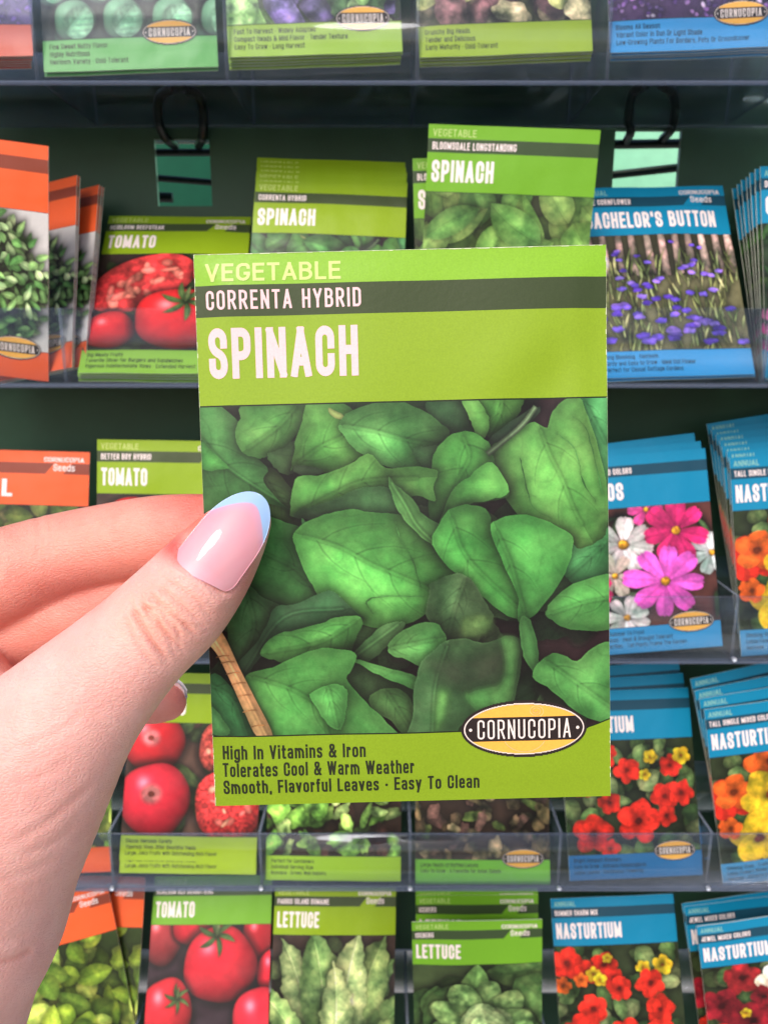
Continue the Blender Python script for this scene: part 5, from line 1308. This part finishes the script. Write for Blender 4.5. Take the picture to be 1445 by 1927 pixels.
def build_hand():
    h = 0.8
    org = np.array([-122.0, -128.0, 116.0]); top = np.array([-18.0, 10.0, 204.0])
    sh = tuple(((top-org)/h).astype(int))
    G = (*org, h)
    th = chain_field(G, sh, THUMB)
    fi = chain_field(G, sh, INDEX)
    fi = smin(fi, chain_field(G, sh, MIDDLE), 1.0)
    fi = smin(fi, chain_field(G, sh, RING), 1.0)
    fi = smin(fi, chain_field(G, sh, PINKY), 1.0)
    pa = smin(chain_field(G, sh, PALM1), chain_field(G, sh, PALM2), 12.0)
    pa = smin(pa, chain_field(G, sh, WRIST), 8.0)
    pa = smin(pa, chain_field(G, sh, WEB), 8.0)
    f = smin(smin(pa, th, 7.0), fi, 1.3)
    # the nail bed: the flesh sinks a little under the nail and rises round its root
    X = (org[0]+h*np.arange(sh[0]))[:, None, None]; Y = (org[1]+h*np.arange(sh[1]))[None, :, None]; Z = (org[2]+h*np.arange(sh[2]))[None, None, :]
    rx, ry, rz = X-NB[0], Y-NB[1], Z-NB[2]
    v = (rx*NAx[0]+ry*NAx[1]+rz*NAx[2])/NLEN; u = rx*NSd[0]+ry*NSd[1]+rz*NSd[2]; w = rx*NUp[0]+ry*NUp[1]+rz*NUp[2]
    hw = nail_half(np.clip(v, 0.0, 1))
    front = np.clip((w+6)/4, 0, 1)
    ins = np.clip((hw-np.abs(u))/1.2, 0, 1)*np.clip(v/0.05, 0, 1)*(v < 1.05)
    f = f + 0.75*ins*front
    ridge = np.exp(-((np.abs(u)-hw-1.0)/1.1)**2)*np.clip((v+.1)/.15, 0, 1)*np.clip((.62-v)/.2, 0, 1) + np.exp(-((v*NLEN+1.3)/1.2)**2)*np.clip((8.0-np.abs(u))/2, 0, 1)
    f = f - 0.55*ridge*front
    ew = 3
    for ax in range(3):                                   # close the surface at the grid border
        for e in (0, -1):
            sl = [slice(None)]*3; sl[ax] = e; f[tuple(sl)] = np.maximum(f[tuple(sl)], 0.5)
    V, F = surface_nets(f, org, h)
    # light smoothing of the net
    me = mesh_np('hand', to_world(V), F)
    o = bpy.data.objects.new('tmp_hand', me); COL.objects.link(o)
    m = o.modifiers.new('s', 'SMOOTH'); m.factor = .5; m.iterations = 3
    m = o.modifiers.new('d', 'SUBSURF'); m.levels = 1; m.render_levels = 1
    dg = bpy.context.evaluated_depsgraph_get()
    me2 = bpy.data.meshes.new_from_object(o.evaluated_get(dg))
    bpy.data.objects.remove(o)
    n = len(me2.vertices)
    co = np.zeros(n*3, np.float32); me2.vertices.foreach_get('co', co); co = co.reshape(-1, 3).astype(float)
    no = np.zeros(n*3, np.float32); me2.vertices.foreach_get('normal', no); no = no.reshape(-1, 3).astype(float)
    q = co - CAM; d = q@F_; px = CX+FPX*(q@R_)/d; py = CY-FPX*(q@U_)/d; dm = d*1000
    vol = 0
    nf = no@F_                                             # <0 faces the camera
    if (nf[(dm < 140)]).mean() > 0:
        me2.flip_normals(); no = -no; nf = -nf
    # creases
    def crease(pts, depth, width, dmax=160, dmin=0):
        P = np.array(pts, float); X = px; Y = py
        best, par, _ = segdist(X.astype(np.float32), Y.astype(np.float32), crom(P, 5, False), False)
        end = np.clip(np.minimum(par, 1-par)/.22, 0, 1)
        g = depth*np.exp(-(best/width)**2) - depth*.42*np.exp(-((best-width*2.1)/(width*1.2))**2)
        return -g*end*(dm < dmax)*(dm > dmin)*(nf < .2)
    disp = np.zeros(n)
    near = dm < 150
    for pts, dp, wd in [([(242,1128),(262,1170),(290,1212),(322,1250)], .50, 5.5), ([(252,1118),(285,1158),(322,1200),(352,1232)], .34, 4.5),
                        ([(258,1165),(268,1148),(300,1150),(330,1180),(345,1215)], .26, 4), ([(270,1108),(305,1140),(342,1172),(378,1200)], .30, 4.5),
                        ([(285,1098),(320,1120),(355,1150),(392,1182)], .24, 4), ([(300,1085),(340,1108),(375,1135),(402,1165)], .20, 3.5),
                        ([(295,1180),(315,1200),(335,1236)], .20, 4), ([(228,1150),(245,1190),(275,1235),(300,1262)], .22, 5),
                        ([(322,1075),(350,1092),(380,1112),(405,1140)], .16, 3.5), ([(262,1135),(280,1142),(300,1165),(310,1190)], .2, 3.5),
                        ([(10,1590),(70,1560),(130,1515),(192,1462)], .15, 8), ([(30,1612),(95,1592),(150,1550)], .12, 8), ([(-20,1660),(60,1640),(120,1600)], .10, 9),
                        ([(-60,1810),(0,1812),(48,1795),(62,1780)], .28, 9), ([(-40,1770),(20,1768),(70,1745)], .12, 9),
                        ([(0,1420),(60,1400),(120,1372),(170,1330)], .10, 8), ([(0,1480),(70,1465),(150,1420)], .10, 9)]:
        disp += crease(pts, dp, wd, 150)
    for pts, dp in [([(72,965),(78,1010),(70,1060)], .22), ([(90,968),(98,1010),(92,1050)], .18), ([(-10,1000),(0,1050),(-5,1100)], .2)]:
        disp += crease(pts, dp, 7, 175, 150)
    rs = np.random.RandomState(5)
    for k in range(26):                                    # small cross wrinkles over the knuckle and down the thumb
        cx, cy = 300+rs.randn()*42, 1155+rs.randn()*38
        l = 12+rs.rand()*18; a = .85+rs.randn()*.35
        disp += crease([(cx-l*math.cos(a), cy-l*math.sin(a)), (cx+rs.randn()*2, cy+rs.randn()*2), (cx+l*math.cos(a), cy+l*math.sin(a))], .10, 3.2, 150)
    inside_nail = 1
    co2 = co + no*(disp[:, None]/1000)
    me2.vertices.foreach_set('co', co2.astype(np.float32).ravel())
    # colour of the skin
    base = rgb(243, 184, 174); C = np.tile(base, (n, 1)).astype(np.float32)
    def mixc(w, c): 
        nonlocal C
        w = np.clip(w, 0, 1)[:, None]; C = C*(1-w)+np.asarray(c)[None]*w
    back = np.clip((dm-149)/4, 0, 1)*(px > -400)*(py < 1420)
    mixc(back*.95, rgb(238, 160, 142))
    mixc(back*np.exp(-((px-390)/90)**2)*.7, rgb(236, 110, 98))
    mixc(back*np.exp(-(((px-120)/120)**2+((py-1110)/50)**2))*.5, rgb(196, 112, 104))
    nr = (dm < 152)
    mixc(nr*np.exp(-(((px-328)/26)**2+((py-1030)/26)**2))*.7, rgb(206, 66, 60))
    mixc(nr*np.exp(-(((px-372)/46)**2+((py-985)/34)**2))*.75, rgb(232, 112, 94))
    mixc(nr*np.exp(-(((px-468)/40)**2+((py-1085)/80)**2))*.6, rgb(222, 124, 120))
    mixc(nr*np.exp(-(((px-300)/80)**2+((py-1160)/60)**2))*.35, rgb(226, 162, 128))
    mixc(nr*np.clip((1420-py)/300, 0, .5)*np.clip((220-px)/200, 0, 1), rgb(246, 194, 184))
    mixc((dm > 165)*np.exp(-(((px-285)/60)**2+((py-1322)/45)**2)), rgb(255, 190, 182))  # fingertip painted lighter to make up for the shade it lies in
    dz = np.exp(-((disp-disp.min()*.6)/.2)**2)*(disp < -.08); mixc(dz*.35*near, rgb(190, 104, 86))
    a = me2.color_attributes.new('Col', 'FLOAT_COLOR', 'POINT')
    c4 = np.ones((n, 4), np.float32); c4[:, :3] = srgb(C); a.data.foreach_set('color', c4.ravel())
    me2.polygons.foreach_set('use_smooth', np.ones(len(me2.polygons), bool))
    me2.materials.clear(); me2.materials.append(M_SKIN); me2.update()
    H = ob('hand', me2)
    tag(H, "a person's left hand pinching the green spinach packet between thumb and forefinger", 'hand')
    return H, f, org, h
HAND, HF, HORG, HH = build_hand()

def shell(name, f, nu, nv, thick, colf, parent):
    """closed thin shell from a parametric sheet f(u,v)->camera-frame mm, thickened away from the camera"""
    u = np.linspace(-1, 1, nu); v = np.linspace(0, 1, nv)
    U, Vv = np.meshgrid(u, v)
    P = f(U, Vv); n = np.zeros_like(P)
    du = np.gradient(P, axis=1); dv = np.gradient(P, axis=0); n = np.cross(du, dv); n /= (np.linalg.norm(n, axis=-1, keepdims=True)+1e-9)
    if n[nv//2, nu//2, 2] > 0: n = -n
    Q = P - n*thick
    Fr = grid_faces(nv, nu); k = nu*nv
    i = np.arange(k).reshape(nv, nu)
    rims = []
    for e in (i[0], i[-1][::-1], i[:, 0][::-1], i[:, -1]):
        rims.append(np.stack([e[:-1], e[1:], e[1:]+k, e[:-1]+k], -1))
    F = np.vstack([Fr[:, ::-1], Fr+k] + rims)
    C = np.vstack([colf(U, Vv).reshape(-1, 3)]*2)
    me = mesh_np(name, to_world(np.vstack([P.reshape(-1, 3), Q.reshape(-1, 3)])), F, C, True, [M_NAIL])
    bm_fix = me
    return ob(name, me, parent)

def thumb_nail_f(U, V):
    vv = 1-(1-V)**1.0
    hw = nail_half(np.clip(vv, 0, .9995))
    x = U*hw
    R = 8.6 + 1.5*V
    drop = R-np.sqrt(np.clip(R*R-x*x, .5, None))
    arch = 1.0*np.sin(np.pi*np.clip(V, 0, 1)) + .15
    skew = 0.9*U*(1-V)**3
    return NB + (V*NLEN+skew)[..., None]*NAx + x[..., None]*NSd + (arch-drop)[..., None]*NUp
def thumb_col(U, V):
    pinkc = rgb(226, 160, 170); lun = rgb(222, 180, 194); blue = rgb(160, 192, 232)
    smile = .87 - .27*np.abs(U)**2.1 + .02*U
    t = np.clip((V-smile)/.018, 0, 1)[..., None]
    l = np.clip(1-((V/.14)**2+(U/.9)**2), 0, 1)[..., None]
    edge = np.clip((np.abs(U)-.8)/.2, 0, 1)[..., None]
    mott = (.5+.5*np.sin(U*5+V*9))[..., None]
    c = pinkc*(1-.5*l)+lun*.5*l
    c = c*(1-.25*edge)+rgb(214, 120, 130)*.25*edge
    c = c*(1-.2*mott)+rgb(236, 136, 156)*.2*mott
    purp = np.clip((V-smile+.12)/.12, 0, 1)[..., None]*(1-t)
    c = c*(1-.5*purp)+rgb(204, 160, 200)*.5*purp
    return c*(1-t)+blue*t
shell('thumb_nail', thumb_nail_f, 49, 90, .5, thumb_col, HAND)

def small_nail_f(U, V):
    B = cf(292, 1303, 181.5); T = cf(351, 1311, 179.5)
    ax = T-B; L = np.linalg.norm(ax); ax = ax/L; sd = np.array([ax[1], -ax[0], 0]); sd = -sd/np.linalg.norm(sd)
    hw = 4.3*np.sqrt(np.clip(1-np.clip((V-.35)/.65, 0, .9995)**2.4, 0, 1))
    x = U*hw; drop = (6.2-np.sqrt(np.clip(38.4-x*x, .5, None)))
    return B + (V*L)[..., None]*ax + x[..., None]*sd + np.stack([drop*0, drop*0, -drop*1.3+.4-1.2*V], -1)
shell('fingertip_nail', small_nail_f, 25, 30, .9, lambda U, V: np.zeros(U.shape+(3,), np.float32)+rgb(244, 242, 252)*(1-np.clip((.35-V)/.2, 0, 1))[..., None]+rgb(226, 130, 130)*np.clip((.35-V)/.2, 0, 1)[..., None], HAND)

gm = MB(); gm.quad((-6, -6, 0), (6, -6, 0), (6, 6, 0), (-6, 6, 0))  # out of view; added to bounce fill light up onto hand and rack
tag(gm.build('floor', [mat_plain('pale_concrete', rgb(176, 168, 158), rough=.8, scale=9)]), 'unseen pale concrete floor below the rack, added for bounce light', kind='structure')

# ------------------------------------------------------------------ camera, light, render settings
cd = bpy.data.cameras.new('Camera'); cam = bpy.data.objects.new('Camera', cd); COL.objects.link(cam)
cam.matrix_world = Matrix(((R_[0], U_[0], -F_[0], CAM[0]), (R_[1], U_[1], -F_[1], CAM[1]), (R_[2], U_[2], -F_[2], CAM[2]), (0, 0, 0, 1)))
cd.sensor_fit = 'VERTICAL'; cd.sensor_height = 36.0; cd.sensor_width = 27.0
cd.lens = FPX/1927.0*36.0
cd.shift_x = (722.5-CX)/1927; cd.clip_start = 0.01; cd.clip_end = 100
cd.dof.use_dof = True; cd.dof.focus_distance = 0.150; cd.dof.aperture_fstop = 34.0
scene.camera = cam

SUN_DIR = Vector((0.34, 0.80, -0.76)).normalized()            # the way the light travels
w = bpy.data.worlds.new('World'); scene.world = w; w.use_nodes = True
nt = w.node_tree; nt.nodes.clear()
sky = nt.nodes.new('ShaderNodeTexSky'); sky.sky_type = 'NISHITA'; sky.sun_disc = False
sky.sun_elevation = math.asin(-SUN_DIR.z); sky.sun_rotation = math.atan2(-SUN_DIR.x, -SUN_DIR.y)
sky.air_density = 1.0; sky.dust_density = 3.0; sky.ozone_density = 1.0
bgn = nt.nodes.new('ShaderNodeBackground'); bgn.inputs[1].default_value = 0.15
wo = nt.nodes.new('ShaderNodeOutputWorld')
nt.links.new(sky.outputs[0], bgn.inputs[0]); nt.links.new(bgn.outputs[0], wo.inputs[0])
ld = bpy.data.lights.new('Sun', 'SUN'); ld.energy = 1.5; ld.angle = math.radians(18); ld.color = (1.0, 0.96, 0.92)
lo = bpy.data.objects.new('Sun', ld); COL.objects.link(lo)
lo.rotation_euler = SUN_DIR.to_track_quat('-Z', 'Y').to_euler(); lo.location = (-1, -1, 3)
scene.view_settings.view_transform = 'Standard'; scene.view_settings.look = 'None'
scene.view_settings.exposure = 0.32; scene.view_settings.gamma = 1.0; scene.view_settings.use_curve_mapping = False
scene.render.engine = 'CYCLES'
scene.cycles.use_denoising = True
scene.cycles.max_bounces = 10; scene.cycles.transparent_max_bounces = 24; scene.cycles.caustics_reflective = False; scene.cycles.caustics_refractive = False
